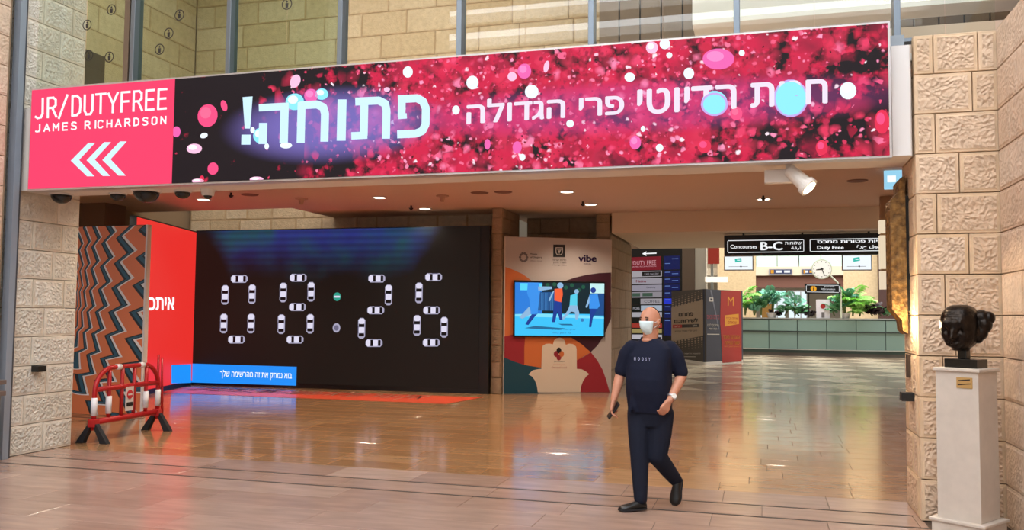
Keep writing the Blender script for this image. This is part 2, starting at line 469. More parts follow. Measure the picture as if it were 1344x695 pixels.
# darker band, then the diamond patterned floor of the rotunda
ms = MB(); x = -16
while x < 11: slab(ms, x, last, x + 1.5, last + 1.0); slab(ms, x - .6, last + 1.0, x + .9, last + 2.3); x += 1.5
stuff(ms.build('band_tile', FL_STRIP, floor))
yb = last + 2.3
dA, dB = MB(), MB()
for i in range(0, 13):
    for j in range(0, 12):
        cx = -15 + i * 2.0; cy = yb + 1.2 + j * 2.4
        def dq(mb, pts): mb.add([(p[0], p[1], -.012) for p in pts] + [(p[0], p[1], 0) for p in pts], [(4, 5, 6, 7)[:len(pts)] if len(pts) == 4 else (3, 4, 5)])
        g = .012
        dA.add([(cx - 1 + g, cy, 0), (cx, cy - 1.2 + g, 0), (cx + 1 - g, cy, 0), (cx, cy + 1.2 - g, 0)], [(0, 1, 2, 3)])
        for sx in (-1, 1):
            for sy in (-1, 1):
                dB.add([(cx + sx, cy + sy * g, 0), (cx + sx, cy + sy * 1.2, 0), (cx + sx * g, cy + sy * 1.2, 0)], [(0, 1, 2)])
stuff(dA.build('diamond_tile', FL_STRIP, floor)); stuff(dB.build('triangle_tile', FL_PALE, floor))

struct(MB().box(-8.0, 7.468, -.011, 1.9, 7.502, .0012).build('trim_1', mat('dark_joint_strip', '2E221C', .6)))
struct(MB().box(-8.0, 7.914, -.011, 1.2, 7.946, .0012).build('trim_2', mat('dark_joint_strip')))
# ---- right pier and right hall wall
wr = struct(MB().box(1.32, 7.84, 0, 2.6, 8.36, 4.0).box(1.95, 1.0, 0, 2.6, 7.84, 4.02).build('wall_right', MORTAR))
stone_wall(wr, (1.23, 7.84, 0), (1, 0, 0), (0, -1, 0), .63, 0, 4.0, (ST_ROUGH, ST_MARG), lens=(.28, .46), seed=5)
stone_wall(wr, (1.32, 7.845, 0), (0, 1, 0), (-1, 0, 0), .6, 0, 3.72, (ST_ROUGH, ST_MARG), lens=(.3, .6), seed=6)
stone_wall(wr, (1.94, 2.4, 0), (0, 1, 0), (-1, 0, 0), 5.34, 0, 4.0, (ST_HALL, ST_HALL), lens=(.6, .95), seed=8)
# ---- left pier (its reveal is what shows) and left hall wall
wl = struct(MB().box(-8.9, 7.88, 0, -8.19, 8.62, 10.5).box(-8.9, 1.0, 0, -8.1, 7.6, 10.5).build('wall_left', MORTAR))
stone_wall(wl, (-8.19, 7.79, 0), (0, 1, 0), (1, 0, 0), .92, 0, 8.0, (ST_PALE, ST_PALE_M), lens=(.38, .6), seed=9)
stone_wall(wl, (-8.75, 7.88, 0), (1, 0, 0), (0, -1, 0), .56, 0, 6.0, (ST_PALE, ST_PALE_M), lens=(.3, .6), seed=10)
stone_wall(wl, (-8.1, 4.4, 0), (0, 1, 0), (1, 0, 0), 3.1, 0, 6.0, (ST_HALL, ST_HALL), lens=(.5, .9), seed=11)
# ---- rest of the daylit hall
struct(MB().box(-9.2, -6, 0, -8.2, 1.0, 11).build('wall_hall_left', mat('cream_stone_plain', 'D8C6B0', .85)))
struct(MB().box(2.0, -6, 4.3, 2.6, 7.9, 4.6).box(2.02, -6, 0, 2.6, 1.0, 4.0).build('wall_hall_right', mat('cream_stone_plain')))
roof = MB()
WHITE = mat('white_painted_roof', 'E4E2DC', .8)
strips = [(-9.4, 1.2), (-11.6, 1.5), (-13.4, .8), (-6.6, 1.6), (-3.6, 1.6), (-.6, 1.6), (2.4, 1.6), (5.2, 1.4)]  # far strips mirror in the glass; the nearer, unseen ones are added for lighting
strips.sort(); edges = [-15.0]
for c, wd in strips: edges += [c - wd / 2, c + wd / 2]
edges.append(7.9)
for i in range(0, len(edges), 2): roof.box(-12, edges[i], 11, 5, edges[i + 1], 11.5)
struct(roof.build('ceiling', WHITE))
SKYM = mat('skylight_diffuser', 'F4F8FF', .4, emit=SKYLIGHT_STRENGTH)
for c, wd in strips:
    o = MB().box(-12, c - wd / 2, 11.3, 5, c + wd / 2, 11.34).build('trim_skylight', SKYM); struct(o)

# ---- box beam over the opening + inner ceiling
SOFF = mat('pale_beam_cladding', 'DCD2C8', .6)
FASC = mat('white_metal_cladding', 'E6E3E0', .45)
struct(MB().box(-8.08, 7.78, 2.99, 1.215, 8.30, 3.93).build('trim_beam', SOFF))
struct(MB().box(1.06, 7.745, 2.992, 1.2, 7.779, 3.925).build('trim_beam_end', FASC))
struct(MB().box(.9, 7.80, 3.93, 1.17, 8.2, 4.03).build('trim_beam_cap', mat('grey_steel', '8E959B', .4, .6)))
CEIL = mat('brown_plaster_ceiling', 'D6B8A2', .75)
ci = MB()
ci.box(-13.5, 8.3, 3.86, -9.6, 16.25, 4.25); ci.box(-9.6, 8.3, 3.86, 2.6, 18.45, 4.25); ci.box(-5.45, 18.45, 3.86, -3.11, 21.9, 4.25)
struct(ci.build('ceiling_inner', CEIL))
struct(MB().box(-8.1, 8.25, 3.93, 1.9, 8.35, 4.0).build('trim_sill', SOFF))
struct(MB().box(-3.11, 18.46, 3.42, 2.6, 23.0, 4.25).build('ceiling_corridor', mat('cream_plaster', 'D8C4AC', .8)))
# ---- inner walls
wb = struct(MB().box(-13.6, 18.2, 0, -5.2, 18.5, 10.5).box(-5.2, 18.3, 4.3, 0, 18.5, 10.5).build('wall_back', MORTAR))
stone_wall(wb, (-13.5, 18.2, 0), (1, 0, 0), (0, -1, 0), 8.1, 3.0, 3.87, (ST_TAN, ST_TAN_M), lens=(.5, .9), seed=21, course=.29)
stone_wall(wb, (-13.5, 18.2, 0), (1, 0, 0), (0, -1, 0), 3.9, 3.87, 7.0, (ST_TAN, ST_TAN_M), lens=(.6, 1.0), seed=22, course=.45)
stone_wall(wb, (-13.5, 18.2, 0), (1, 0, 0), (0, -1, 0), 10.6, 7.0, 10.4, (ST_TAN, ST_TAN_M), lens=(.9, 1.4), seed=24, course=.55)
wil = struct(MB().box(-14.0, 8.6, 0, -13.6, 18.5, 10.5).build('wall_inner_left', MORTAR))
stone_wall(wil, (-13.6, 11.0, 0), (0, 1, 0), (1, 0, 0), 7.1, 4.25, 10.4, (ST_TAN, ST_TAN_M), lens=(.9, 1.5), seed=23, course=.55)
struct(MB().box(-13.6, 14.6, 0, -12.95, 15.2, 3.86).build('wall_inner_pier', mat('brown_render', '8F6F55', .8)))
wp = struct(MB().box(-5.40, 17.26, 0, -5.24, 18.2, 3.86).box(-5.2, 19.2, 0, -3.2, 19.5, 3.86).box(-3.46, 18.6, 0, -3.21, 21.7, 3.86).build('wall_alcove', MORTAR))
stone_wall(wp, (-5.41, 17.19, 0), (1, 0, 0), (0, -1, 0), .22, 0, 3.86, (ST_BROWN, ST_BROWN_M), lens=(.3, .5), seed=31, thick=.05)
stone_wall(wp, (-5.24, 17.20, 0), (0, 1, 0), (1, 0, 0), 1.0, 0, 3.86, (ST_BROWN, ST_BROWN_M), lens=(.4, .7), seed=32, thick=.05)
stone_wall(wp, (-5.2, 19.2, 0), (1, 0, 0), (0, -1, 0), 1.8, 2.5, 3.86, (ST_BROWN, ST_BROWN_M), lens=(.5, .8), seed=33, thick=.05)
stone_wall(wp, (-3.47, 18.6, 0), (1, 0, 0), (0, -1, 0), .31, 0, 3.86, (ST_BROWN, ST_BROWN_M), lens=(.3, .6), seed=34, thick=.05)
stone_wall(wp, (-3.21, 18.61, 0), (0, 1, 0), (1, 0, 0), 3.1, 0, 3.42, (ST_BROWN, ST_BROWN_M), lens=(.8, 1.3), seed=35, thick=.05, course=.45)
struct(MB().box(2.7, 8.4, 0, 3.0, 17.6, 3.86).build('wall_inner_right', mat('brown_render')))

# ---- upper storey seen through the glass
struct(MB().box(-13.6, 8.3, 10.5, 6, 18.8, 10.7).build('ceiling_upper', WHITE))
struct(MB().box(-13.55, 13.9, 4.25, -13.44, 15.0, 7.05).build('door_1', mat('dark_bronze_door', '4B4034', .5)))
WOOD = mat('brown_wood_board', '75604A', .55, var=.12, vscale=3)
wu = struct(MB().box(-3.0, 16.3, 4.25, 6.0, 16.5, 10.5).build('wall_upper', mat('dark_wood_backing', '3A2F25', .8)))
xb = -3.0
while xb < 5.9:
    MB().box(xb + .015, 16.24, 4.26, xb + .385, 16.3, 10.4).build('board', WOOD, wu); xb += .4
struct(MB().box(-.9, 12.0, 5.68, 5.6, 12.5, 7.6).build('trim_upper_band', mat('white_band', 'F0ECE4', .7)))  # plain white slab across the upper storey
struct(MB().box(5.6, 8.0, 4.05, 5.9, 16.5, 10.5).build('wall_upper_right', mat('dark_wood_backing')))
# ---- glass front: mullions, panes
STEEL = mat('grey_blue_steel', '7E8790', .35, .7)
def glass_mat(name, tint, refl=.5):
    m = bpy.data.materials.new(name); m.use_nodes = True; t = m.node_tree
    for n in list(t.nodes): t.nodes.remove(n)
    out = t.nodes.new('ShaderNodeOutputMaterial'); tr = t.nodes.new('ShaderNodeBsdfTransparent'); gl = t.nodes.new('ShaderNodeBsdfGlossy')
    fr = t.nodes.new('ShaderNodeLayerWeight'); mx = t.nodes.new('ShaderNodeMixShader')
    tr.inputs[0].default_value = hexc(tint); gl.inputs['Roughness'].default_value = .01; fr.inputs[0].default_value = .5
    pw = t.nodes.new('ShaderNodeMath'); pw.operation = 'POWER'; pw.inputs[1].default_value = 5
    ml = t.nodes.new('ShaderNodeMath'); ml.operation = 'MULTIPLY_ADD'; ml.inputs[1].default_value = .9; ml.inputs[2].default_value = .036 * refl; ml.use_clamp = True
    t.links.new(fr.outputs['Facing'], pw.inputs[0]); t.links.new(pw.outputs[0], ml.inputs[0]); t.links.new(ml.outputs[0], mx.inputs[0])
    t.links.new(tr.outputs[0], mx.inputs[1]); t.links.new(gl.outputs[0], mx.inputs[2]); t.links.new(mx.outputs[0], out.inputs[0])
    MATS[name] = m; return m
G_CLEAR = glass_mat('clear_glass', 'F8FBF8', .9); G_GREEN = glass_mat('green_glass', 'DCEAE0', 1.1)
mx = [-6.7, -5.47, -4.15, -2.85, -1.53, -.2, 1.13]
win = struct(MB().box(-8.08, 7.9, 4.0, 1.9, 8.0, 4.03).build('window_1', STEEL))
for i, x in enumerate(mx):
    MB().box(x - .027, 7.87, 4.03, x + .027, 8.01, 8.0).build('mullion', STEEL, win, bevel=.004)
o = MB().box(-6.81, 7.87, 4.03, -6.745, 8.0, 8.0).build('mullion', mat('bronze_mullion', '7A6A5A', .4, .5), win)
xs = [-8.08] + mx + [1.9]
for a, b in zip(xs[:-1], xs[1:]):
    mid = (a + b) / 2
    for p, q in ((a, mid), (mid, b)):
        g = G_GREEN if b < -4 and p > -8.0 else G_CLEAR
        MB().box(p + .004, 7.945, 4.03, q - .004, 7.955, 8.0).build('pane', g, win)
# ring stickers on the panes
DEC = mat('black_sticker', '2A2624', .5); DECW = mat('grey_sticker', 'C9C4B8', .5)
for (cx, cz) in [(-7.383, 4.896), (-7.054, 5.043), (-6.148, 4.901), (-4.812, 4.90), (-7.345, 4.539), (-7.062, 4.50), (-6.279, 4.707), (-6.392, 4.536)]:
    s = MB(); r = .062; yy = 7.942
    N = 20
    for k in range(N):
        t0, t1 = 2 * PI * k / N, 2 * PI * (k + 1) / N
        s.add([(cx + r * math.cos(t0), yy, cz + r * math.sin(t0)), (cx + r * math.cos(t1), yy, cz + r * math.sin(t1)),
               (cx + r * .82 * math.cos(t1), yy, cz + r * .82 * math.sin(t1)), (cx + r * .82 * math.cos(t0), yy, cz + r * .82 * math.sin(t0))], [(0, 1, 2, 3)], DEC)
    s.add([(cx - .014, yy, cz - .04), (cx + .014, yy, cz - .04), (cx + .018, yy, cz + .012), (cx - .018, yy, cz + .012)], [(0, 1, 2, 3)], DEC)
    s.add([(cx + .012 * math.cos(k), yy, cz + .028 + .012 * math.sin(k)) for k in [0, 1.05, 2.1, 3.14, 4.19, 5.24]], [tuple(range(6))], DEC)
    s.build('warning_sticker', None, win)

# ================================================================== SIGN OVER THE OPENING
sx0, sx1, sy = -7.80, 1.02, 7.63
zb, zt = 2.978, 4.085
PINK = mat('lit_pink_acrylic', 'FA3F6C', .3, emit=.98)
LITW = mat('lit_white_lettering', 'F4F8FA', .3, emit=1.05)
LITC = mat('lit_cyan_white', 'CFF0FF', .3, emit=1.05)
FR = mat('silver_frame', 'C8C2C0', .35, .6)
t = thing('light_box_sign', 'pink illuminated light box sign with white shop name and three chevrons', 'sign', (sx0, sy, zb))
MB().box(-.02, 0, -.02, 1.87, .14, zt - zb + .02).build('frame', FR, t)
MB().box(0, -.008, 0, 1.868, .0, zt - zb).build('face', PINK, t)
cor = [(40, 119), (228, 104), (228, 240), (36, 248)]
p = Panel(t, 'lettering', (0, -.008, 0), (1, 0, 0), 1.868, zt - zb, cor)
stroke_text(p, 'JR/DUTYFREE', 44, 222, 130.5, 25, 2.9, LITW, slope=-.078, adv=.88)
stroke_text(p, 'JAMES RICHARDSON', 45, 223, 163.8, 9.2, 1.9, LITW, slope=-.066, adv=.68, narrow='I')
p.done()
for k in range(3):
    x = 93 + 21 * k
    p.poly([(x, 210.5 - k * .5), (x + 23, 187 - k), (x + 32, 187 - k), (x + 11, 209.5 - k * .5), (x + 32, 231 - k * .5), (x + 22, 231 - k * .5)], LITC)
    p.done('chevron')

# LED sign
T = NT('glitter_led_picture')
ge = T.n('ShaderNodeNewGeometry'); P = ge.outputs['Position']
sep = T.n('ShaderNodeSeparateXYZ', i_Vector=P); X, Z = sep.outputs[0], sep.outputs[2]
cmb = T.n('ShaderNodeCombineXYZ', i_X=X, i_Y=Z); Q = cmb.outputs[0]
dens = T.rng(X, -5.2, -2.9, .02, 1.0, True)
densr = T.math('MULTIPLY', dens, T.rng(T.math('ADD', X, T.math('MULTIPLY', Z, -.9)), -3.7, -2.2, 1.0, .5, True))
nz = T.n('ShaderNodeTexNoise', noise_dimensions='2D', i_Vector=Q, i_Scale=4.2, i_Detail=4.0, i_Roughness=.6)
mass = T.rng(T.math('ADD', nz.outputs['Fac'], T.math('MULTIPLY', densr, .3)), .67, .84, 0, 1, True)
col = T.mix(mass, hexc('1B1117'), hexc('D41C48'))
def spots(col, scale, rmin, rmax, stops, pr, seed, soft=.02):
    wn = T.n('ShaderNodeTexNoise', noise_dimensions='2D', i_Vector=Q, i_Scale=scale * .8, i_Detail=2.0); wa = T.n('ShaderNodeVectorMath', operation='MULTIPLY_ADD'); T.put(wa.inputs[0], wn.outputs['Color']); wa.inputs[1].default_value = (.9 / scale, .9 / scale, 0); T.put(wa.inputs[2], Q)
    mp = T.n('ShaderNodeMapping', i_Vector=wa.outputs[0]); mp.inputs['Location'].default_value = (seed, seed * 1.7, 0)
    v = T.n('ShaderNodeTexVoronoi', voronoi_dimensions='2D', i_Vector=mp.outputs[0], i_Scale=scale)
    sp = T.n('ShaderNodeSeparateColor', i_Color=v.outputs['Color'])
    rad = T.rng(sp.outputs[0], 0, 1, rmin, rmax)
    on = T.math('LESS_THAN', sp.outputs[1], T.math('MULTIPLY', densr, pr))
    inside = T.math('SUBTRACT', rad, v.outputs['Distance'])
    f = T.math('MULTIPLY', T.rng(inside, -soft, soft), on)
    c = T.ramp(sp.outputs[2], stops)
    return T.mix(f, col, c)
reds = [(0, hexc('8A1030')), (.45, hexc('DC2448')), (.8, hexc('F24A78')), (1, hexc('FF8FB8'))]
col = spots(col, 5.5, .12, .42, [(0, hexc('7C1230')), (1, hexc('F0345A'))], .9, 3.3, .3)
col = spots(col, 10, .12, .5, reds, .6, 7.1, .2)
col = spots(col, 21, .15, .5, [(0, hexc('A0143A')), (.6, hexc('F0406A')), (.9, hexc('FF9CC4')), (1, hexc('FFF0F8'))], .34, 12.2, .12)
col = spots(col, 34, .15, .4, [(0, hexc('400818')), (.5, hexc('D02048')), (.9, hexc('FF70A0')), (1, hexc('FFE8F4'))], .1, 1.9, .08)
# lavender glow in the picture round the big word
gx = T.math('DIVIDE', T.math('ADD', X, 4.12), 1.05); gz = T.math('DIVIDE', T.math('SUBTRACT', Z, 3.50), .34)
gd = T.math('ADD', T.math('MULTIPLY', gx, gx), T.math('MULTIPLY', gz, gz))
col = T.mix(T.rng(gd, .1, 1.5, .7, 0, True), col, hexc('8C7CD8'))
gx = T.math('DIVIDE', T.math('ADD', X, 1.1), 2.1); gz = T.math('DIVIDE', T.math('SUBTRACT', Z, 3.5), .22)
gd = T.math('ADD', T.math('MULTIPLY', gx, gx), T.math('MULTIPLY', gz, gz))
col = T.mix(T.rng(gd, .2, 1.6, .3, 0, True), col, hexc('C050A8'))
T.put(T.b.inputs['Emission Color'], col); T.b.inputs['Emission Strength'].default_value = 1.0
T.b.inputs['Base Color'].default_value = (.008, .008, .008, 1); T.b.inputs['Roughness'].default_value = .5; T.b.inputs['Specular IOR Level'].default_value = .1
GLIT = T.m
x0 = -5.928
t = thing('led_sign', 'long LED display of red glitter with white Hebrew words, above the opening', 'sign', (x0, sy, zb))
LW = sx1 - x0
MB().box(0, 0, -.018, LW + .02, .14, zt - zb + .018).build('frame', FR, t)
MB().box(0, -.008, 0, LW, 0, zt - zb).build('display', GLIT, t)
p = Panel(t, 'lettering', (0, -.008, 0), (1, 0, 0), LW, zt - zb, [(228, 104), (1166, 30), (1168, 205), (228, 240)])
BLOB = mat('lit_cyan_blob', '8CE8FF', .3, emit=1.05); PNK1 = mat('lit_hot_pink_blob', 'FF4E86', .3, emit=1.0); PNK2 = mat('lit_pale_pink_blob', 'FFC4E4', .3, emit=1.0); PNK3 = mat('lit_magenta_blob', 'F263B4', .3, emit=1.0); WHB = mat('lit_white_blob', 'EAF6FF', .3, emit=1.05); REDL = mat('lit_light_red_blob', 'FF6C98', .3, emit=1.0); PNKL = mat('lit_light_magenta_blob', 'FA8ACC', .3, emit=1.0); WHITB = mat('lit_pure_white_blob', 'FFFFFF', .3, emit=1.0); REDB = mat('lit_red_blob', 'E82850', .3, emit=1.0)
for cx, cy, rx, ry, a, m in [(272, 152, 13, 15, .1, PNK1), (293, 139, 4, 7.5, -.3, PNK1), (256, 195, 10, 6.5, 0, PNK2), (281, 221, 7, 8, 0, PNK1), (267, 234, 3, 4, 0, REDB),
                             (232, 173, 5.5, 7, 0, PNK3), (268, 178, 5, 3.5, -.3, WHB), (262, 237, 8, 3, 0, PNK2), (338, 235, 9, 3.5, 0, PNK2), (385, 107, 6.5, 9, .4, PNK2),
                             (406, 126, 9, 9, 0, PNK3), (420, 124, 8.5, 7.5, 0, BLOB), (385, 134, 12, 11, 0, BLOB), (375, 191, 8, 4, 0, WHB), (341, 178, 9, 10, 0, BLOB), (331, 171, 3, 4, 0, WHB),
                             (350, 192, 3, 4, 0, WHB), (532, 95, 6.5, 7.5, 0, WHB), (617, 109, 8, 9, 0, WHB), (685, 94, 9, 10, 0, PNK3), (669, 101, 6, 6, 0, PNK2), (695, 121, 9, 9, 0, WHB),
                             (714, 88, 3.5, 8, .2, PNK2), (824, 102, 7, 6, 0, WHB), (853, 63, 8, 8, 0, PNK2), (870, 58, 7, 7, 0, WHB), (876, 73, 4, 4, 0, WHB), (941, 78, 21, 14, 0, PNK3),
                             (902, 97, 7, 7.5, 0, WHB), (936, 135, 17, 15, 0, BLOB), (1037, 130, 21, 23, 0, BLOB), (1113, 120, 11, 11.5, 0, WHB), (832, 188, 7.5, 9, 0, PNK3), (864, 195, 5, 5, 0, WHB),
                             (677, 194, 6, 8, 0, PNK3), (684, 207, 4, 4.5, 0, WHB), (746, 163, 5, 5, 0, WHB), (965, 150, 8, 9, 0, PNK1), (1158, 161, 10, 16, 0, REDB), (923, 193, 9, 9, 0, REDB), (1078, 195, 8, 10, 0, REDB),
                             (842, 170, 3, 4, 0, WHB), (596, 145, 5, 6, 0, WHB), (638, 190, 4, 7, 0, PNK3), (972, 70, 4, 4, 0, WHB), (505, 118, 4, 3, 0, PNK2)]:
    p.disc(cx, cy, rx, m, ry=ry, ang=a, layer=1)
    if rx > 7: p.disc(cx - rx * .2, cy - ry * .25, rx * .55, {PNK1: REDL, PNK3: PNKL, REDB: PNK1, BLOB: WHB}.get(m, WHITB), ry=ry * .5, ang=a, layer=2)
stuff(p.done('glitter_spot'))
BIGC = mat('lit_big_lettering', 'CDEEFF', .3, emit=1.05)
def big(pts, th=50): stroke(p, [(300 + x / 4.8, 95 + y / 4.8) for x, y in pts], th / 4.8, BIGC)
big([(1055, 172), (1175, 166), (1212, 185), (1232, 230), (1232, 330), (1212, 372), (1172, 388), (1055, 393)]); big([(1080, 166), (1080, 282)], 48); big([(1060, 281), (1113, 277)], 34)
big([(788, 187), (935, 180), (975, 200), (985, 245), (985, 420)]); big([(845, 190), (845, 400)]); big([(768, 402), (868, 397)], 46)
big([(705, 173), (705, 432)], 56)
big([(452, 190), (452, 445)]); big([(440, 210), (548, 204), (588, 222), (600, 262), (600, 438)])
big([(185, 225), (372, 215)], 46); big([(346, 205), (346, 448)], 52); big([(215, 320), (215, 452)], 52)
p.poly([(317, 128), (330, 127), (328, 169), (321, 169)], BIGC, layer=3); p.rect(317, 177, 329, 190, BIGC, layer=3); p.done('word')
WT = mat('lit_small_lettering', 'F0E4F4', .3, emit=1.0)
p.text(heb('פרי הגדולה'), 610, 132, 817, 164, WT, slope=-.062, bold=.022, layer=3); p.done('word')
p.text(heb('חנות הדיוטי'), 834, 118, 1086, 152, WT, slope=-.058, bold=.022, layer=2); p.done('word')
p.disc(936, 138, 15, BLOB, ry=13, layer=4); p.disc(1037, 130, 20, BLOB, ry=22, layer=4)
HALO = mat('lit_lavender_halo', 'C9A8EE', .3, emit=1.0); p.disc(936, 138, 18, HALO, ry=15.5, layer=3); p.disc(1037, 130, 23, HALO, ry=25, layer=1); p.rect(1043, 126, 1046, 127, HALO, layer=5)
stuff(p.done('glitter_spot'))

# ================================================================== LED CLOCK WALL
BLK = mat('black_bezel', '0D0B0B', .4)
hx, hy = -12.33, 16.75; ex, ey = -5.42, 17.0; LH = 3.46
t = thing('video_wall', 'large black LED video wall whose white cars spell the time 08:26', 'screen', (hx, hy, 0))
ux = Vector((ex - hx, ey - hy, 0)); WL = ux.length; ux.normalize(); nn = ux.cross(Vector((0, 0, 1)))
def obox(mb, u0, d0, z0, u1, d1, z1, u=ux, n=nn, m=None):
    Mx = Matrix(((u.x, n.x, 0, 0), (u.y, n.y, 0, 0), (0, 0, 1, 0), (0, 0, 0, 1)))
    return mb.box(u0, d0, z0, u1, d1, z1, m, Mx)
obox(MB(), 0, -.16, 0, WL, 0, LH + .02).build('frame', BLK, t)
T = NT('night_led_picture'); ge = T.n('ShaderNodeNewGeometry'); sep = T.n('ShaderNodeSeparateXYZ', i_Vector=ge.outputs['Position'])
n1 = T.n('ShaderNodeTexNoise', i_Vector=ge.outputs['Position'], i_Scale=.8, i_Detail=3.0)
lev = T.math('ADD', sep.outputs[2], T.math('MULTIPLY', T.math('SUBTRACT', n1.outputs['Fac'], .5), 1.6))
lev = T.math('SUBTRACT', lev, T.rng(sep.outputs[0], -7.2, -5.8, 0, 1.6, True)); lev = T.math('SUBTRACT', lev, T.rng(sep.outputs[0], -12.2, -11.3, 1.0, 0, True))
f = T.rng(lev, 2.35, 3.5, 0, 1, True)
wv = T.math('MULTIPLY_ADD', T.math('SINE', T.math('MULTIPLY', sep.outputs[2], 42)), .18, .82)
hue = T.mix(T.rng(n1.outputs['Fac'], .42, .6), hexc('2A3580'), hexc('1E4858'))
col = T.mix(T.math('MULTIPLY', f, wv), hexc('17120F'), hue)
T.put(T.b.inputs['Emission Color'], col); T.b.inputs['Emission Strength'].default_value = 1.0; T.b.inputs['Base Color'].default_value = (.008, .008, .008, 1); T.b.inputs['Roughness'].default_value = .45; T.b.inputs['Specular IOR Level'].default_value = .15
obox(MB(), .0, .0, .1, WL - .2, .012, LH).build('display', T.m, t)
p = Panel(t, 'picture', nn * .012, ux, WL, LH, [(250, 304), (642, 297.5), (642, 517), (250, 505)], step=.002, base=.002)
CARB = mat('screen_car_body', 'A9A5BE', .4, emit=.95); CARL = mat('screen_car_light', 'DAD6EA', .4, emit=1.0); CARD = mat('screen_car_glass', '12101A', .4, emit=.3); CARG = mat('screen_car_shade', '74708C', .4, emit=.8)
def car(cx, cy, horiz, L, Wd):
    def tr(a, b): return (cx + a, cy + b) if horiz else (cx + b, cy + a)
    def rr(a0, b0, a1, b1, c, m, layer):
        p.poly([tr(*q) for q in [(a0 + c, b0), (a1 - c, b0), (a1, b0 + c), (a1, b1 - c), (a1 - c, b1), (a0 + c, b1), (a0, b1 - c), (a0, b0 + c)]], m, layer=layer)
    h, k = L / 2, Wd / 2
    rr(-h, -k, h, k, Wd * .28, CARB, 1)
    rr(-h + .8, -k + .9, -h * .42, k - .9, Wd * .18, CARL, 2)          # bonnet
    rr(-h * .42, -k + 1.0, -h * .12, k - 1.0, .6, CARD, 3)             # windscreen
    rr(-h * .1, -k + 1.2, h * .45, k - 1.2, .8, CARL, 3)               # roof
    rr(h * .48, -k + 1.2, h * .78, k - 1.2, .8, CARD, 3)               # rear glass
    rr(-h * .2, -k, h * .5, -k + .9, .2, CARG, 3)
S5 = 1 / 5.344
for (x, y, hz) in [(213, 143, 1), (115, 255, 0), (307, 250, 0), (111, 455, 0), (305, 455, 0), (205, 567, 1), (632, 135, 1), (528, 238, 0), (726, 233, 0), (632, 340, 1), (520, 460, 0), (725, 457, 0), (620, 567, 1)]:
    car(270 + x * S5, 340 + y * S5, hz, 22.5 if hz else 25.5, 10.3 if hz else 9.6)
for (x, y, hz) in [(176, 140, 1), (262, 255, 0), (173, 362, 1), (75, 488, 0), (165, 590, 1), (580, 130, 1), (478, 240, 0), (570, 362, 1), (468, 468, 0), (660, 480, 0), (570, 587, 1)]:
    car(460 + x * S5, 340 + y * S5, hz, 22.5 if hz else 27, 10.3 if hz else 9.6)
TEAL = mat('screen_teal_disc', '2FA08C', .4, emit=.9)
p.disc(440.7, 390, 5, TEAL, ry=5.6); p.rect(437, 388.8, 444.5, 391.2, CARL, layer=2)
p.disc(440.7, 430.8, 5, CARB, ry=6); p.disc(440.7, 430.8, 3, CARG, ry=3.6, layer=2)
p.done()
BLUE = mat('lit_blue_banner', '1C8CF4', .4, emit=1.0); RED = mat('lit_red_panel', 'E8302B', .4, emit=.95); ORN = mat('lit_orange_letters', 'F08038', .4, emit=.8)
p.poly([(250, 477.5), (389, 481.5), (389, 506), (250, 502)], BLUE)
p.text(heb('בוא נמחק את זה מהרשימה שלך'), 288, 485.5, 383, 496.5, LITW, slope=.03, bold=.01, layer=3)
p.done('banner')
wx, wy = -11.45, 13.75
t = thing('video_wall_wing', 'bright red LED side panel with white Hebrew word, left of the car clock', 'screen', (wx, wy, 0))
u2 = Vector((hx - wx, hy - wy, 0)); W2 = u2.length; u2.normalize(); n2 = u2.cross(Vector((0, 0, 1)))
MxW = (u2, n2)
obox(MB(), 0, -.14, 0, W2 - .01, 0, LH, u2, n2).build('frame', BLK, t)
obox(MB(), 0, 0, .1, W2 - .01, .012, LH - .03, u2, n2).build('display', RED, t)
def wing_corners():
    out = []
    for (q, z) in ((Vector((wx, wy)), LH), (Vector((hx, hy)), LH), (Vector((hx, hy)), 0), (Vector((wx, wy)), 0)):
        v = ROT.transposed() @ (Vector((q.x, q.y, z)) - Vector((0, 0, EYE))); out.append((672 + F_PX * v.x / -v.z, 347.5 - F_PX * v.y / -v.z))
    return out
p = Panel(t, 'lettering', n2 * .012, u2, W2, LH, wing_corners(), step=.002, base=.002)
p.text(heb('איתכם'), 184, 390, 228, 407, LITW, bold=.03, slope=-.01); p.done()
p.poly([(224, 478.5), (250, 477.5), (250, 502), (224, 503)], BLUE); p.done('banner')

# floor print in front of the video wall
RUG = mat('orange_floor_film', 'E2583A', .3)
t = thing('floor_sticker', 'orange floor film with white lettering, lying before the car clock wall', 'floor graphic', (-11.9, 14.9, 0))
def flat(parent, name, pts, z, m):
    ox, oy = parent.location.x, parent.location.y
    return MB().add([(a - ox, b - oy, z) for a, b in pts], [tuple(range(len(pts)))]).build(name, m, parent)
flat(t, 'film', [(-11.72, 14.9), (-5.55, 14.9), (-5.3, 16.35), (-12.05, 16.1)], .003, RUG)
me = text_mesh(heb('אין עיר שלא עושה את הדברים'), .01)
if me:
    xs_ = [v[0] for v in me[0]]; ys_ = [v[1] for v in me[0]]; wd = max(xs_) - min(xs_)
    mb = MB(); k = 5.2 / wd
    mb.add([(.35 + (v[0] - min(xs_)) * k, .35 + (v[1] - min(ys_)) * k * 2.6, .007) for v in me[0]], me[1])
    mb.build('lettering', mat('pale_film_lettering', 'FFF6EC', .6), t)

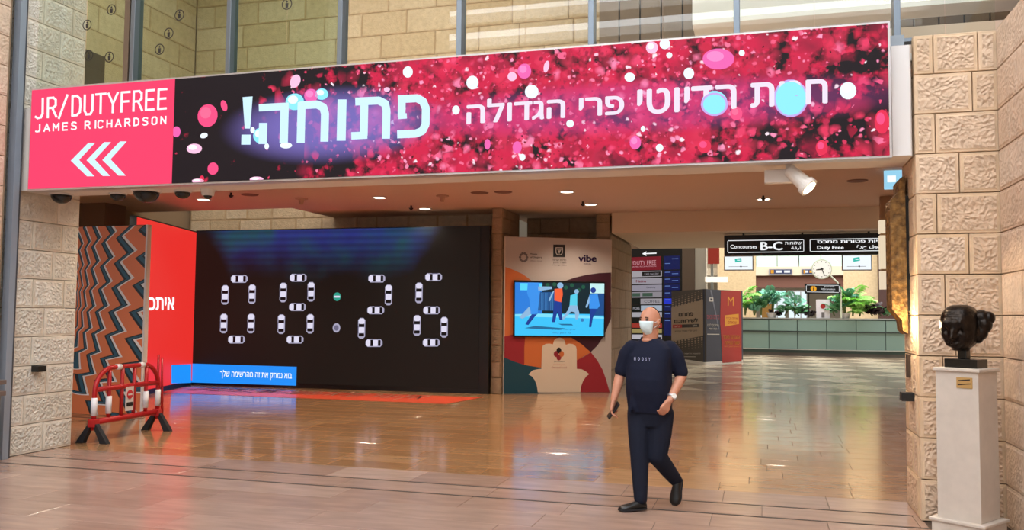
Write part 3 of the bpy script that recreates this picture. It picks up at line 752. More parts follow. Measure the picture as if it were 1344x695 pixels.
# ================================================================== ZIGZAG WALL
T = NT('zigzag_print'); ge = T.n('ShaderNodeNewGeometry'); sep = T.n('ShaderNodeSeparateXYZ', i_Vector=ge.outputs['Position'])
px_ = T.math('MULTIPLY', T.math('SUBTRACT', sep.outputs[0], -10.70), 70.5); py_ = T.math('MULTIPLY', T.math('SUBTRACT', sep.outputs[2], 1.62), 83.0)
wy_ = T.math('MULTIPLY', py_, .2)
r2 = T.math('SQRT', T.math('ADD', T.math('MULTIPLY', px_, px_), T.math('MULTIPLY', wy_, wy_)))
th = T.math('ARCTAN2', wy_, px_)
sz = T.math('FRACT', T.math('ADD', T.math('DIVIDE', T.math('MULTIPLY', py_, -1.0), T.math('ADD', 25.0, T.math('MULTIPLY', r2, .12))), 20.0))
zig = T.math('MINIMUM', T.math('DIVIDE', sz, .72), T.math('DIVIDE', T.math('SUBTRACT', 1.0, sz), .28))
ph = T.math('ADD', T.math('MULTIPLY', T.math('LOGARITHM', T.math('MAXIMUM', r2, .1), 2.718281828), 2.35), T.math('MULTIPLY', th, -1.3))
ph = T.math('FRACT', T.math('ADD', T.math('SUBTRACT', ph, T.math('MULTIPLY', zig, .62)), 20.3))
K, OR_, TE, WH = hexc('0B0A0C'), hexc('E87C44'), hexc('225468'), hexc('ECE4E0')
col = T.ramp(ph, [(0, OR_), (.56, K), (.66, TE), (.82, K), (.88, WH)], True)
col = T.mix(T.rng(r2, 7.0, 7.6), K, col)
T.put(T.b.inputs['Base Color'], col); T.b.inputs['Roughness'].default_value = .45
ZIG = T.m
t = thing('zigzag_display_wall', 'display wall printed with orange, black and teal zigzag swirl, behind the red barrier', 'display wall', (-9.27, 11.4, 0))
MB().box(-2.4, 0, 0, -.02, .06, 3.0).build('frame', mat('dark_display_core', '2A2420', .7), t)
MB().box(-2.4, -.012, 0.0, -.03, 0, 2.99).build('printed_face', ZIG, t)
MB().box(-.03, -.02, 0, .0, .07, 3.0).build('edge_trim', mat('white_edge_trim', 'E0D8D4', .5), t)
# wavy print on the floor before it
T = NT('wavy_floor_print'); ge = T.n('ShaderNodeNewGeometry')
mp = T.n('ShaderNodeMapping', i_Vector=ge.outputs['Position']); mp.inputs['Scale'].default_value = (.35, 1.6, 1)
wv = T.n('ShaderNodeTexWave', i_Vector=mp.outputs[0], i_Scale=1.3, i_Distortion=6.0, i_Detail=1.0, bands_direction='Y')
T.put(T.b.inputs['Base Color'], T.ramp(wv.outputs['Fac'], [(0, hexc('1C1512')), (.35, hexc('9C6038')), (.8, hexc('C49468'))]))
T.b.inputs['Roughness'].default_value = .3
t = thing('floor_mat', 'floor mat printed with wavy tan and black lines, before the zigzag wall', 'floor graphic', (-9.6, 10.9, 0))
flat(t, 'film', [(-11.5, 10.35), (-10.3, 10.35), (-9.6, 10.75), (-9.1, 11.2), (-9.2, 11.38), (-11.5, 11.38)], .004, T.m)

# ================================================================== BARRIER
BR = mat('red_barrier_plastic', 'B3181C', .4); BKR = mat('black_rubber_foot', '17161A', .7); RFL = mat('white_reflective_sleeve', 'E6E6EA', .35)
t = thing('barrier', 'red plastic crowd barrier with arched ends and black feet, beside the left stone pier', 'barrier', (-8.0, 9.55, 0), PI / 2 + .04)
Wb = .62
mb = MB(); arch = []
for i in range(13):
    a = PI - PI / 2 * i / 12; arch.append((-.30 + .32 * math.cos(a), 0, .62 + .30 * math.sin(a)))
arch2 = [(-x, y, z) for x, y, z in arch[::-1]]
mb.tube([(-Wb, 0, .16)] + arch + arch2 + [(Wb, 0, .16)], .03, 10)
mb.build('frame', BR, t, smooth=True)
MB().tube([(-Wb, 0, .26), (Wb, 0, .26)], .038, 8).build('rail', BR, t, smooth=True)
MB().tube([(-Wb, 0, .66), (Wb, 0, .66)], .033, 8).build('rail', BR, t, smooth=True)
for x in (-.36, -.12, .12, .36):
    MB().tube([(x, 0, .26), (x, 0, .905)], .025, 8).build('upright', BR, t, smooth=True)
for x in (-.62, -.36, .36, .62):
    MB().cone((x, 0, .34), (x, 0, .56), .037, n=12).build('sleeve', RFL, t, smooth=True)
for x in (-.2, .26):
    MB().cone((x - .045, 0, .92), (x + .045, 0, .92), .036, n=12).build('sleeve', RFL, t, smooth=True)
for x in (-.62, .62):
    MB().box(x - .05, -.05, .2, x + .05, .05, .3).build('bracket', BR, t, bevel=.01)
    mb = MB()
    for s in (-1, 1):
        mb.loft([[(x + a * .035, s * b * 1, z) for a, b in q] for q, z in (([(-1, .23), (1, .23), (1, .12), (-1, .12)], 0), ([(-1, .2), (1, .2), (1, .1), (-1, .1)], .05), ([(-.9, .06), (.9, .06), (.9, .0), (-.9, .0)], .24))])
    mb.build('foot', BKR, t, bevel=.006)
mb = MB(); mb.tube([(.65, .03, .2), (.65, .03, 1.04)], [.022, .014], 8); mb.tube([(.67, -.04, .2), (.66, -.02, 1.0)], [.02, .012], 8); mb.build('pole', BR, t, smooth=True)
MB().box(-.075, -.03, .34, .075, -.022, .66).build('sign_plate', mat('white_sign_plate', 'DAD5D2', .4), t)
mb = MB(); mb.cone((0, -.034, .55), (0, -.03, .55), .058, n=24); mb.build('red_disc', mat('red_sign_disc', 'C0202A', .4), t)
mb = MB(); mb.box(-.04, -.0365, .54, .04, -.0345, .56); mb.build('white_bar', mat('white_sign_plate'), t)
MB().box(-.06, -.034, .40, .06, -.031, .45).build('black_caption', BLK, t)

# ================================================================== KIOSK WITH TELEVISION
kx0, ky0, kx1, ky1, KH = -5.15, 17.22, -3.11, 18.43, 3.27
t = thing('exhibition_board', 'tall printed board with coloured circles, hand shape and television, between two stone piers', 'display board', (kx0, ky0, 0))
uk = Vector((kx1 - kx0, ky1 - ky0, 0)); WK = uk.length; uk.normalize(); nk = uk.cross(Vector((0, 0, 1)))
GREY = mat('board_grey', 'B8AEA8', .5); MAR = mat('board_maroon', '3E1424', .5); KOR = mat('board_orange', 'D0703A', .5); KRD = mat('board_crimson', '9A2430', .5); KTE = mat('board_teal', '0E4658', .5); HND = mat('board_hand_cream', 'DCCAB4', .5); INK = mat('black_ink', '140F14', .5); PUR = mat('purple_ink', '2B1548', .5)
obox(MB(), 0, -.1, 0, WK, 0, KH, uk, nk).build('panel', GREY, t)
obox(MB(), -.015, -.11, 0, .012, .006, KH, uk, nk).build('edge_strip', mat('pale_edge', 'CFC3B6', .5), t)
obox(MB(), WK - .012, -.11, 0, WK + .0, .006, KH, uk, nk).build('edge_strip', mat('pale_edge'), t)
p = Panel(t, 'printed_art', nk * .0, uk, WK, KH, [(661, 312), (801, 314), (803, 514), (660, 516)], step=.002, base=.002)
def arc(cx, cy, rx, ry, a0, a1, n=24): return [(cx + rx * math.cos(math.radians(a0 + (a1 - a0) * i / n)), cy + ry * math.sin(math.radians(a0 + (a1 - a0) * i / n))) for i in range(n + 1)]
# big left circle: orange; top right circle: maroon; lower: crimson & teal
p.poly([(661, 351)] + [(670, 354), (684, 360), (697, 369), (712, 382), (730, 400), (750, 420), (762, 436), (775, 461), (760, 470), (740, 480), (712, 482), (700, 482), (661, 470)], KOR, layer=1)
p.poly([(802, 356.5), (785, 357.5), (768, 360), (752, 364), (738, 369), (730, 374), (730, 442), (749, 442), (762, 450), (775, 461), (784, 452), (792, 440), (797, 428), (802, 415)], MAR, layer=2)
p.poly([(660, 441), (672, 438.5), (688, 442), (687, 455), (687, 478), (672, 474), (660, 468)], KRD, layer=2)
p.poly([(660, 468), (672, 473), (687, 478), (712, 482), (709, 496), (706, 516), (660, 516)], KTE, layer=3)
p.poly([(756, 472), (766, 467), (775, 461), (784, 472), (791, 484), (796, 497), (801, 514), (761, 514), (750, 500)], KRD, layer=3)
p.poly([(775, 461), (784, 452), (792, 440), (797, 428), (802, 415), (803, 514), (801, 514), (796, 497), (791, 484), (784, 472)], GREY, layer=3)
hand = [(705, 514), (704, 506), (701, 498), (697, 493), (692.5, 490.5), (698, 485), (705, 483.5), (709.5, 483), (710, 457), (711, 453), (715, 450.5), (720, 450), (724.5, 451), (726, 446), (729, 443), (733, 442), (737, 443), (740, 446), (741.5, 451.5), (746, 450), (751, 450.5), (755, 453.5), (756, 457), (756.5, 483), (763, 483.5), (768, 486), (773, 490), (769, 493), (765, 499), (762.5, 506), (761.5, 514)]
p.poly(hand, HND, layer=4)
for dxx, dyy, m in ((0, -6, INK), (0, 6, KRD), (-4.5, 0, KRD), (4.5, 0, KOR)):
    p.disc(732.5 + dxx * .8, 463.5 + dyy * .75, 3.2, m, ry=4, layer=5)
p.text('Jerusalem', 726, 472.6, 740, 474.6, INK, layer=5); p.text('Jewish Agency', 725, 476.6, 741, 478.6, KOR, layer=5); p.text('Onward Israel', 723, 480, 743, 482.4, KRD, layer=5)
p.rect(724, 321.5, 739.5, 337.5, INK, layer=4)
# candelabrum emblem in a shield outline
for a, b in (((727, 325), (736.5, 334.5)),):
    p.poly([(727, 325), (736.5, 325), (736.5, 332), (734.5, 335), (729, 335), (727, 332)], GREY, layer=5)
    p.poly([(728, 326), (735.5, 326), (735.5, 331.6), (734, 334), (729.5, 334), (728, 331.6)], INK, layer=6)
    for k in (-2.6, -1.3, 0, 1.3, 2.6): p.poly([(731.75 + k * 1.1 - .3, 327), (731.75 + k * 1.1 + .3, 327), (731.75 + k * .15 + .3, 331.5), (731.75 + k * .15 - .3, 331.5)], GREY, layer=7)
    p.rect(731.2, 331, 732.3, 333, GREY, layer=7)
p.text(heb('מדינת ישראל'), 723, 340, 741, 342.4, INK, layer=5); p.text(heb('משרד החוץ'), 724, 343.6, 741, 346.2, INK, layer=5); p.text('of Foreign Affairs', 722, 347.2, 741.5, 349, INK, layer=5)
p.text('vibe', 757, 334, 781.5, 343, PUR, layer=4, bold=.04); p.text('ISRAEL', 764.5, 345, 774.5, 346.6, PUR, layer=4)
for i in range(10):
    a = 2 * PI * i / 10
    p.disc(685.2 + 4.6 * math.cos(a), 338.5 + 5.2 * math.sin(a), 1.6, mat('grey_ink', '6A6466', .5), layer=4)
p.text('Ministry', 694, 333, 703, 335.6, INK, layer=4, bold=.02); p.text('of Diaspora', 694, 337, 709, 340, INK, layer=4, bold=.02); p.text('Affairs Israel', 694, 341.8, 709.5, 343.6, mat('grey_ink'), layer=4)
p.done()
tv = thing('television', 'wide television showing children playing football, mounted on the printed board', 'television', (kx0, ky0, 0))
q = Panel(tv, 'picture', nk * .055, uk, WK, KH, [(661, 312), (801, 314), (803, 514), (660, 516)], step=.002, base=.001)
u0, v0 = q.uv(671.8, 441.5); u1, v1 = q.uv(792, 369)
obox(MB(), u0, .012, v0, u1, .054, v1, uk, nk).build('frame', BLK, tv, bevel=.004)
def em(n, c='808080', e=1.0): return mat('tv_' + n, c, .4, emit=e)
q.rect(673.5, 371, 790.8, 439.5, em('court', '3CC0F6'))
q.rect(673.5, 371, 709, 412, em('blue_wall', '2A7CD8'), layer=2); q.rect(680, 372, 709, 381, em('cyan_sky', '58D4FC'), layer=3)
q.rect(709, 371, 772, 411, em('dark_trees', '0E2A34', .8), layer=2); q.rect(772, 371, 790.8, 384, em('pale_sky', 'C4ECEC'), layer=3); q.rect(772, 384, 790.8, 413, em('mid_blue', '1C4C88'), layer=2)
q.rect(703, 383, 726, 407, em('fence', '1A4E88'), layer=3)
for k in range(9): q.rect(705 + k * 2.5, 384, 705.5 + k * 2.5, 407, em('fence_bar', '4A8CC8'), layer=4)
for k, (a, b) in enumerate([(716, 374), (725, 373), (748, 374), (757, 380), (763, 376), (740, 377)]): q.disc(a, b, 2.6, em('leaf', '1E5A44', .9), layer=3)
q.poly([(673.5, 412), (700, 411), (772, 413), (790.8, 415), (790.8, 417), (673.5, 415)], em('line', '7CDCFC'), layer=4)
BL1 = em('player_blue', '3A90E8'); BL2 = em('player_navy', '1A3C90'); SKN = em('player_skin', '8CB4D8'); ORG = em('player_orange', 'F06038'); CY = em('player_cyan', '54CCE8')
q.poly([(690, 371), (704, 371), (706, 383), (705, 392), (703, 412), (694, 412), (692, 392), (689, 385)], BL1, layer=5)
q.poly([(696, 411), (703, 411), (697, 418), (691, 426), (687, 425), (692, 417)], BL2, layer=5); q.poly([(692, 402), (696, 411), (683, 418), (679, 416)], SKN, layer=5); q.poly([(703, 376), (721, 376), (722, 379), (704, 382)], SKN, layer=5)
q.disc(732.5, 374.5, 4, SKN, layer=5); q.poly([(725, 379), (735, 378), (736, 386), (734, 396), (725, 394)], ORG, layer=5); q.poly([(725, 381), (719, 395), (717, 394), (722, 383)], SKN, layer=5)
q.poly([(725, 394), (734, 396), (735, 412), (736, 419), (732, 419), (729, 408), (726, 422), (722, 422), (724, 405)], BL2, layer=5)
q.disc(754, 382, 3, SKN, layer=5); q.poly([(746, 387), (755, 384), (755, 400), (745, 400)], CY, layer=5); q.poly([(745, 400), (755, 400), (758, 410), (756, 418), (753, 418), (752, 409), (747, 408), (737, 419), (735, 417), (743, 406)], SKN, layer=5)
q.disc(776, 380, 3.6, BL2, layer=5); q.poly([(771, 386), (782, 385), (785, 400), (782, 404), (771, 404)], BL1, layer=5); q.poly([(771, 387), (766, 402), (768, 403), (773, 392)], SKN, layer=5); q.poly([(772, 404), (782, 404), (776, 416), (774, 428), (771, 428), (772, 416)], BL2, layer=5)
q.poly([(686, 430), (700, 427), (740, 430), (732, 432), (700, 431)], em('shadow', '2470A0', .9), layer=4); q.poly([(730, 424), (748, 424), (750, 426), (735, 426)], em('shadow'), layer=4); q.disc(762, 419, 2.2, em('ball', '3878B8'), layer=5)
q.text(heb('שחקו עם הלב במגרש'), 722, 430, 753, 432.8, em('caption', '2858A0'), layer=5); q.text(heb('כל הזמן ביחד'), 722, 434.5, 747, 437.5, em('caption'), layer=5)
q.done()

# ================================================================== PERSON
def remesh(mb, name, voxel, m, parent=None, smooth_it=4, loc=None):
    me = mb.mesh('tmp'); bm = bmesh.new(); bm.from_mesh(me); bmesh.ops.recalc_face_normals(bm, faces=bm.faces); bm.to_mesh(me); bm.free()
    o = bpy.data.objects.new('tmp', me); C.objects.link(o)
    r = o.modifiers.new('r', 'REMESH'); r.mode = 'VOXEL'; r.voxel_size = voxel
    if smooth_it: s = o.modifiers.new('s', 'SMOOTH'); s.iterations = smooth_it; s.factor = .5
    dg = bpy.context.evaluated_depsgraph_get(); dg.update()
    me2 = bpy.data.meshes.new_from_object(o.evaluated_get(dg)); me2.name = name
    bpy.data.objects.remove(o); bpy.data.meshes.remove(me)
    me2.materials.clear(); me2.materials.append(m)
    me2.polygons.foreach_set('use_smooth', [True] * len(me2.polygons)); me2.polygons.foreach_set('material_index', [0] * len(me2.polygons))
    ob = bpy.data.objects.new(name, me2); C.objects.link(ob)
    if parent is not None: ob.parent = parent
    if loc: ob.location = loc
    return ob
def limb(mb, pts, rs, n=14):
    for i, (p, r) in enumerate(zip(pts, rs)): mb.ball(p, r, n)
    for i in range(len(pts) - 1): mb.cone(pts[i], pts[i + 1], rs[i], rs[i + 1], n)
def ring(c, s, f, wd, dp, n=28, sq=2.4, fo=0):
    c = Vector(c) + Vector(f) * fo; s = Vector(s); f = Vector(f); out = []
    for i in range(n):
        t = 2 * PI * i / n; a, b = math.cos(t), math.sin(t)
        a = math.copysign(abs(a) ** (2 / sq), a); b = math.copysign(abs(b) ** (2 / sq), b)
        out.append(c + s * (a * wd) + f * (b * dp))
    return out
def head_shell(mb, center, fdir, size, feats, jaw=.30, sub=4, boxy=1.0):
    """sculpted head: sphere scaled to (w,d,h) pushed by gaussian bumps; feats = (az deg, el deg, sigma, amp)"""
    bm = bmesh.new(); bmesh.ops.create_icosphere(bm, subdivisions=sub, radius=1)
    f = Vector((fdir[0], fdir[1], 0)).normalized(); s = Vector((-f.y, f.x, 0)); c = Vector(center)
    vs = []
    dirs = []
    for az, el, sg, am in feats:
        a, e = math.radians(az), math.radians(el); dirs.append((Vector((math.cos(e) * math.sin(a), math.cos(e) * math.cos(a), math.sin(e))), sg, am))
    idx = {}
    for i, v in enumerate(bm.verts):
        d = v.co.normalized(); idx[v] = i; k = 1.0
        for q, sg, am in dirs: k += am * math.exp(-((d - q).length / sg) ** 2)
        # jaw narrows downwards
        e_ = Vector([math.copysign(abs(c_) ** boxy, c_) for c_ in d]); x = e_.x * size[0]; yv = e_.y * size[1]; z = e_.z * size[2]
        if d.z < 0: x *= 1 + jaw * d.z; yv *= 1 + (.12 if d.y > 0 else .30) * d.z
        q = Vector((x, yv, z)) * k
        vs.append(c + s * q.x + f * q.y + Vector((0, 0, q.z)))
    fs = [[idx[v] for v in fc.verts] for fc in bm.faces]; bm.free()
    mb.add(vs, fs); return vs

SKIN = mat('skin', 'C08468', .55, var=.06, vscale=14); NAVY = mat('navy_cotton', '161A2C', .85, bump=.35, bscale=9, spec=.2); JEAN = mat('dark_navy_denim', '181C2A', .85, bump=.35, bscale=11, spec=.2); SHOE = mat('black_shoe_leather', '0C0B0B', .4)
man = thing('person', 'man in navy T-shirt, dark trousers and white face mask walking, phone in his hand', 'person', (-.925, 7.5, 0))
f = Vector((-.30, -.954, 0)).normalized(); s = Vector((-f.y, f.x, 0)); s = s if s.x > 0 else -s
hf = Vector((-.52, -.854, 0)).normalized()
# body: head, neck, arms, hands, hidden torso and legs as one surface
b = MB()
hc = Vector((0.0, -.02, 1.595))
man_feats = [(0, -6, .16, .10), (0, -14, .13, .14), (22, 6, .16, -.05), (-22, 6, .16, -.05), (0, 14, .45, .03), (0, -48, .25, .10), (24, 12, .14, .025), (-24, 12, .14, .025), (180, 10, .7, .06)]
head_shell(b, hc, hf, (.083, .099, .119), man_feats)
hs = Vector((-hf.y, hf.x, 0)); hs = hs if hs.x > 0 else -hs
for sd in (-1, 1):
    b.ball(hc + hs * (.080 * sd) - hf * .008 + Vector((0, 0, -.012)), .03, 12, sc3=(.5, .8, 1.15))
limb(b, [hc + Vector((0, 0, -.04)) - hf * .015, (0, .0, 1.44), (0, .01, 1.36)], [.066, .068, .08])
b.loft([ring((0, 0, z), s, f, wd, dp, fo=fo) for z, wd, dp, fo in [(.86, .15, .11, 0), (1.0, .165, .13, .02), (1.2, .165, .12, .02), (1.34, .16, .09, 0), (1.40, .09, .06, 0)]])
# his right arm (left in view) hanging, holding a phone; his left arm swung forward
shR, elR, wrR = Vector((-.185, .0, 1.36)), Vector((-.262, .015, 1.13)), Vector((-.305, -.06, .925))
shL, elL, wrL = Vector((.19, .02, 1.36)), Vector((.262, .04, 1.13)), Vector((.178, -.14, .935))
limb(b, [shR + Vector((.02, 0, -.01)), elR, (elR * .6 + wrR * .4), wrR], [.045, .044, .043, .029])
limb(b, [shL + Vector((-.02, 0, -.01)), elL, (elL * .6 + wrL * .4), wrL], [.045, .046, .044, .029])
def hand(mb, wr, d, side, palm_n, curl=.5):
    d = Vector(d).normalized(); pn = Vector(palm_n); pn = (pn - d * pn.dot(d)).normalized(); a = d.cross(pn).normalized() * side
    for k in range(-2, 3): limb(mb, [wr + a * k * .007, wr + d * .075 + a * k * .017], [.018, .0135], 8)
    for k, L in zip((-1.5, -.5, .5, 1.5), (.062, .076, .07, .055)):
        b0 = wr + d * .078 + a * k * .0195; b1 = b0 + (d * math.cos(curl * .6) + pn * math.sin(curl * .6)) * L * .5
        b2 = b1 + (d * math.cos(curl * 1.6) + pn * math.sin(curl * 1.6)) * L * .32; b3 = b2 + (d * math.cos(curl * 2.4) + pn * math.sin(curl * 2.4)) * L * .25
        limb(mb, [b0, b1, b2, b3], [.0105, .0095, .0088, .0075], 8)
    t0 = wr + d * .03 - a * .028; limb(mb, [t0, t0 + d * .03 - a * .018 + pn * .012, t0 + d * .058 - a * .012 + pn * .028], [.013, .011, .009], 8)
hand(b, wrR + Vector((-.002, -.008, -.02)), (-.1, -.12, -1), 1, (.95, -.2, 0), .55)
hand(b, wrL + Vector((-.01, -.008, -.012)), (-.42, -.2, -.8), -1, (-.6, .7, 0), .75)
hipR, knR, anR = Vector((-.085, 0, .84)), Vector((-.085, -.07, .45)), Vector((-.07, -.10, .10))
hipL, knL, anL = Vector((.08, .0, .84)), Vector((.065, -.04, .45)), Vector((.205, .2, .20))
limb(b, [hipR, knR, anR], [.075, .05, .035]); limb(b, [hipL, knL, anL], [.075, .05, .035])
remesh(b, 'body', .0062, SKIN, man, 3)
# T-shirt
b = MB()
b.loft([ring((0, 0, z), s, f, wd, dp, fo=fo) for z, wd, dp, fo in [(.815, .188, .135, .01), (.90, .192, .148, .018), (1.0, .198, .160, .03), (1.1, .197, .160, .035), (1.2, .193, .147, .03), (1.29, .192, .130, .015), (1.36, .185, .112, .0), (1.40, .15, .095, -.005), (1.43, .105, .08, -.01), (1.445, .085, .073, -.01)]])
limb(b, [shR + Vector((.03, 0, .0)), shR * .75 + elR * .25, shR * .42 + elR * .58, shR * .15 + elR * .85 ], [.073, .073, .066, .064])
limb(b, [shL - Vector((.03, 0, .0)), shL * .75 + elL * .25, shL * .42 + elL * .58, shL * .15 + elL * .85 ], [.073, .073, .068, .066])
for i in range(7):
    rr = random.Random(i); x = rr.uniform(-.14, .14); b.cone(Vector((x, 0, .88 + .05 * i)) + f * .145, Vector((x + rr.uniform(-.06, .06), 0, .82)) + f * .13, .012, .018, 8)
shirt = remesh(b, 'shirt', .009, NAVY, man, 5)
# neck opening: cut shows as skin collar area
b = MB()
head_pts = [Vector((0, 0, 1.452)) + s * (.082 * math.cos(t)) + f * (.074 * math.sin(t) - .005) + Vector((0, 0, -.028 * max(0, math.sin(t)))) for t in [2 * PI * i / 24 for i in range(25)]]
b.tube(head_pts, .008, 8); b.build('collar', NAVY, man, smooth=True)
b = MB(); b.ball(Vector((0, 0, 1.43)) + f * .035, .06, 16, sc3=(1.05, .75, .5)); b.build('neck_base', SKIN, man, smooth=True)
# trousers
b = MB()
b.loft([ring((0, 0, z), s, f, wd, dp, fo=fo) for z, wd, dp, fo in [(.70, .155, .115, 0), (.78, .178, .13, 0), (.86, .182, .138, .005), (.92, .18, .14, .01)]])
limb(b, [hipR + Vector((-.005, 0, -.04)), hipR * .5 + knR * .5 + Vector((-.005, -.0, 0)), knR, knR * .5 + anR * .5, anR + Vector((0, 0, .0))], [.112, .10, .080, .070, .058])
limb(b, [hipL + Vector((.01, 0, -.04)), hipL * .5 + knL * .5 + Vector((.01, -.0, 0)), knL, knL * .5 + anL * .5, anL + Vector((-.01, -.01, .02))], [.112, .102, .082, .070, .057])
for c_, ax in ((knR, .07), (anR + Vector((0, 0, .04)), .055), (anR + Vector((0, 0, .09)), .056), (knL, .072)):
    for k in range(2): b.ball(c_ + Vector((0, 0, .025 * k)), ax + .004, 12, sc3=(1, 1, .25))
remesh(b, 'trousers', .009, JEAN, man, 4)
# shoes
def shoe(heel, toe, up, name='shoe'):
    heel = Vector(heel); toe = Vector(toe); d = (toe - heel).normalized(); up = Vector(up); up = (up - d * up.dot(d)).normalized(); a = d.cross(up)
    L = (toe - heel).length; rings = []
    for t_, wd, h in ((0, .028, .05), (.04, .036, .075), (.2, .038, .085), (.38, .037, .075), (.55, .045, .058), (.78, .05, .045), (.93, .04, .035), (1, .02, .022)):
        c = heel + d * (L * t_); r_ = []
        for i in range(14):
            ph = 2 * PI * i / 14; x = math.cos(ph) * wd; z = math.sin(ph); z = z * h * .5 + h * .5 if z > -.4 else .0 + 0
            r_.append(c + a * x + up * max(z, 0.0))
        rings.append(r_)
    mb = MB(); mb.loft(rings); o = mb.build(name, SHOE, man, smooth=True)
    mb = MB(); r2_ = []
    for sgn in (0, -.014):
        pts = []
        for t_, wd in ((0, .02), (.02, .036), (.2, .042), (.45, .044), (.7, .054), (.9, .046), (1.01, .02)): pts.append(heel + d * (L * t_) + a * wd + up * (sgn + .014))
        for t_, wd in ((1.01, .02), (.9, .046), (.7, .054), (.45, .044), (.2, .042), (.02, .036), (0, .02)): pts.append(heel + d * (L * t_) - a * wd + up * (sgn + .014))
        r2_.append(pts)
    mb.loft(r2_); mb.build('sole', BKR, o)
shoe((-.03, -.075, .012), (-.235, -.21, .012), (0, 0, 1))
shoe((.222, .238, .225), (.19, .14, .012), (-.2, -.95, .35))
# mask: shell patch over nose, mouth and chin
mb = MB(); vs = []; N, M_ = 17, 12
for j in range(M_):
    for i in range(N):
        az = math.radians(-62 + 124 * i / (N - 1)); v_ = j / (M_ - 1); el = math.radians(0 - 62 * v_)
        d = Vector((math.cos(el) * math.sin(az), math.cos(el) * math.cos(az), math.sin(el)))
        rr = 1.06 + .16 * math.exp(-((az) / .5) ** 2) * math.exp(-((v_ - .35) / .45) ** 2) + .006 * math.sin(v_ * 22)
        x, yv, z = d.x * .079 * rr, d.y * .098 * rr * (1.0 if v_ < .8 else 1.0), d.z * .122 * rr
        if d.z < 0: x *= 1 + .12 * d.z
        vs.append(hc + hs * x + hf * yv + Vector((0, 0, z)))
fs = [(j * N + i, j * N + i + 1, (j + 1) * N + i + 1, (j + 1) * N + i) for j in range(M_ - 1) for i in range(N - 1)]
mb.add(vs, fs); o = mb.build('face_mask', mat('white_mask_fabric', 'D8ECF0', .8), man, smooth=True)
sd = o.modifiers.new('s', 'SOLIDIFY'); sd.thickness = .003
for sg in (-1, 1):
    e = hc + hs * (.086 * sg) - hf * .02
    for dz0, dz1 in ((-.015, .02), (-.06, -.035)):
        a0 = hc + hs * (.073 * sg) + hf * .045 + Vector((0, 0, dz0)); MB().tube([a0, (a0 + e) / 2 + Vector((0, 0, dz1 * .2)) + hs * .004 * sg, e + Vector((0, 0, dz1))], .0018, 6).build('ear_loop', mat('white_mask_fabric'), o)
# skull cap, brows, eyes
mb = MB(); vs = []
cd = (Vector((0, 0, 1)) - hf * 1.15).normalized(); ca = cd.orthogonal().normalized(); cb = cd.cross(ca)
N, M_ = 24, 6; vs = [hc + cd * .126]
for j in range(1, M_ + 1):
    for i in range(N):
        al = math.radians(37) * j / M_; t_ = 2 * PI * i / N
        d = cd * math.cos(al) + (ca * math.cos(t_) + cb * math.sin(t_)) * math.sin(al)
        loc = Vector((d.dot(hs) * .083, d.dot(hf) * .1075, d.z * .127)); vs.append(hc + hs * loc.x + hf * loc.y + Vector((0, 0, loc.z)))
fs = [(0, 1 + i, 1 + (i + 1) % N) for i in range(N)] + [(1 + (j - 1) * N + i, 1 + (j - 1) * N + (i + 1) % N, 1 + j * N + (i + 1) % N, 1 + j * N + i) for j in range(1, M_) for i in range(N)]
vs[0] = sum((Vector(v) for v in vs[1:N + 1]), Vector()) / N
mb.add(vs, fs); mb.build('skullcap', mat('black_skullcap', '14100F', .9), man, smooth=True)
for sg in (-1, 1):
    ep = hc + hs * (.030 * sg) + hf * .091 + Vector((0, 0, .012))
    MB().ball(ep - hf * .008, .0125, 12).build('eye', mat('eye_dark', '241814', .25), man, smooth=True)
    MB().tube([ep + hs * (-.016 * sg) + Vector((0, 0, .016)), ep + Vector((0, 0, .021)) + hf * .003, ep + hs * (.018 * sg) + Vector((0, 0, .014)) - hf * .008], .0042, 6).build('eyebrow', mat('brow_hair', '4A3428', .9), man)
# shirt lettering (five small pale letters)
lt = MB(); tm = text_mesh('M   O   D   S   Y', .05)
if tm:
    xs_ = [v[0] for v in tm[0]]; k = .15 / (max(xs_) - min(xs_))
    for vv in [0]:
        base = Vector((0, 0, 1.262)) + f * .168 
        lt.add([base + s * ((v[0] - min(xs_)) * k - .075) + Vector((0, 0, v[1] * k * 1.7)) for v in tm[0]], tm[1])
    lt.build('lettering', mat('pale_blue_print', 'B8BCD8', .7), man)
# wrist watch
wd = (elL - wrL).normalized(); wp_ = wrL + wd * .035
mb = MB(); oa = wd.orthogonal().normalized(); ob_ = wd.cross(oa)
mb.tube([wp_ + (oa * math.cos(t_) + ob_ * math.sin(t_)) * .034 for t_ in [2 * PI * i / 20 for i in range(21)]], .009, 8)
wt = mb.build('watch', mat('silver_steel', 'C8C8CC', .3, .8), man, smooth=True)
dn = Vector((.5, -.85, .1)); dn = (dn - wd * dn.dot(wd)).normalized()
MB().cone(wp_ + dn * .03, wp_ + dn * .045, .023, .022, 20).build('dial', mat('pale_dial', 'E4E2DC', .3), wt, smooth=False)
# phone in his right hand
ph = thing('phone', 'black phone in a folding case held in the walking man\'s hand', 'phone', (-.925 - .305, 7.5 - .075, .83))
ph.rotation_euler = (.25, .55, .5)
MB().box(-.008, -.04, -.085, .008, .04, .075).build('case', mat('black_phone_case', '101014', .4), ph, bevel=.005)
MB().box(-.0095, -.034, -.075, -.008, .034, .066).build('glass', mat('phone_glass', '0A0D18', .1), ph)

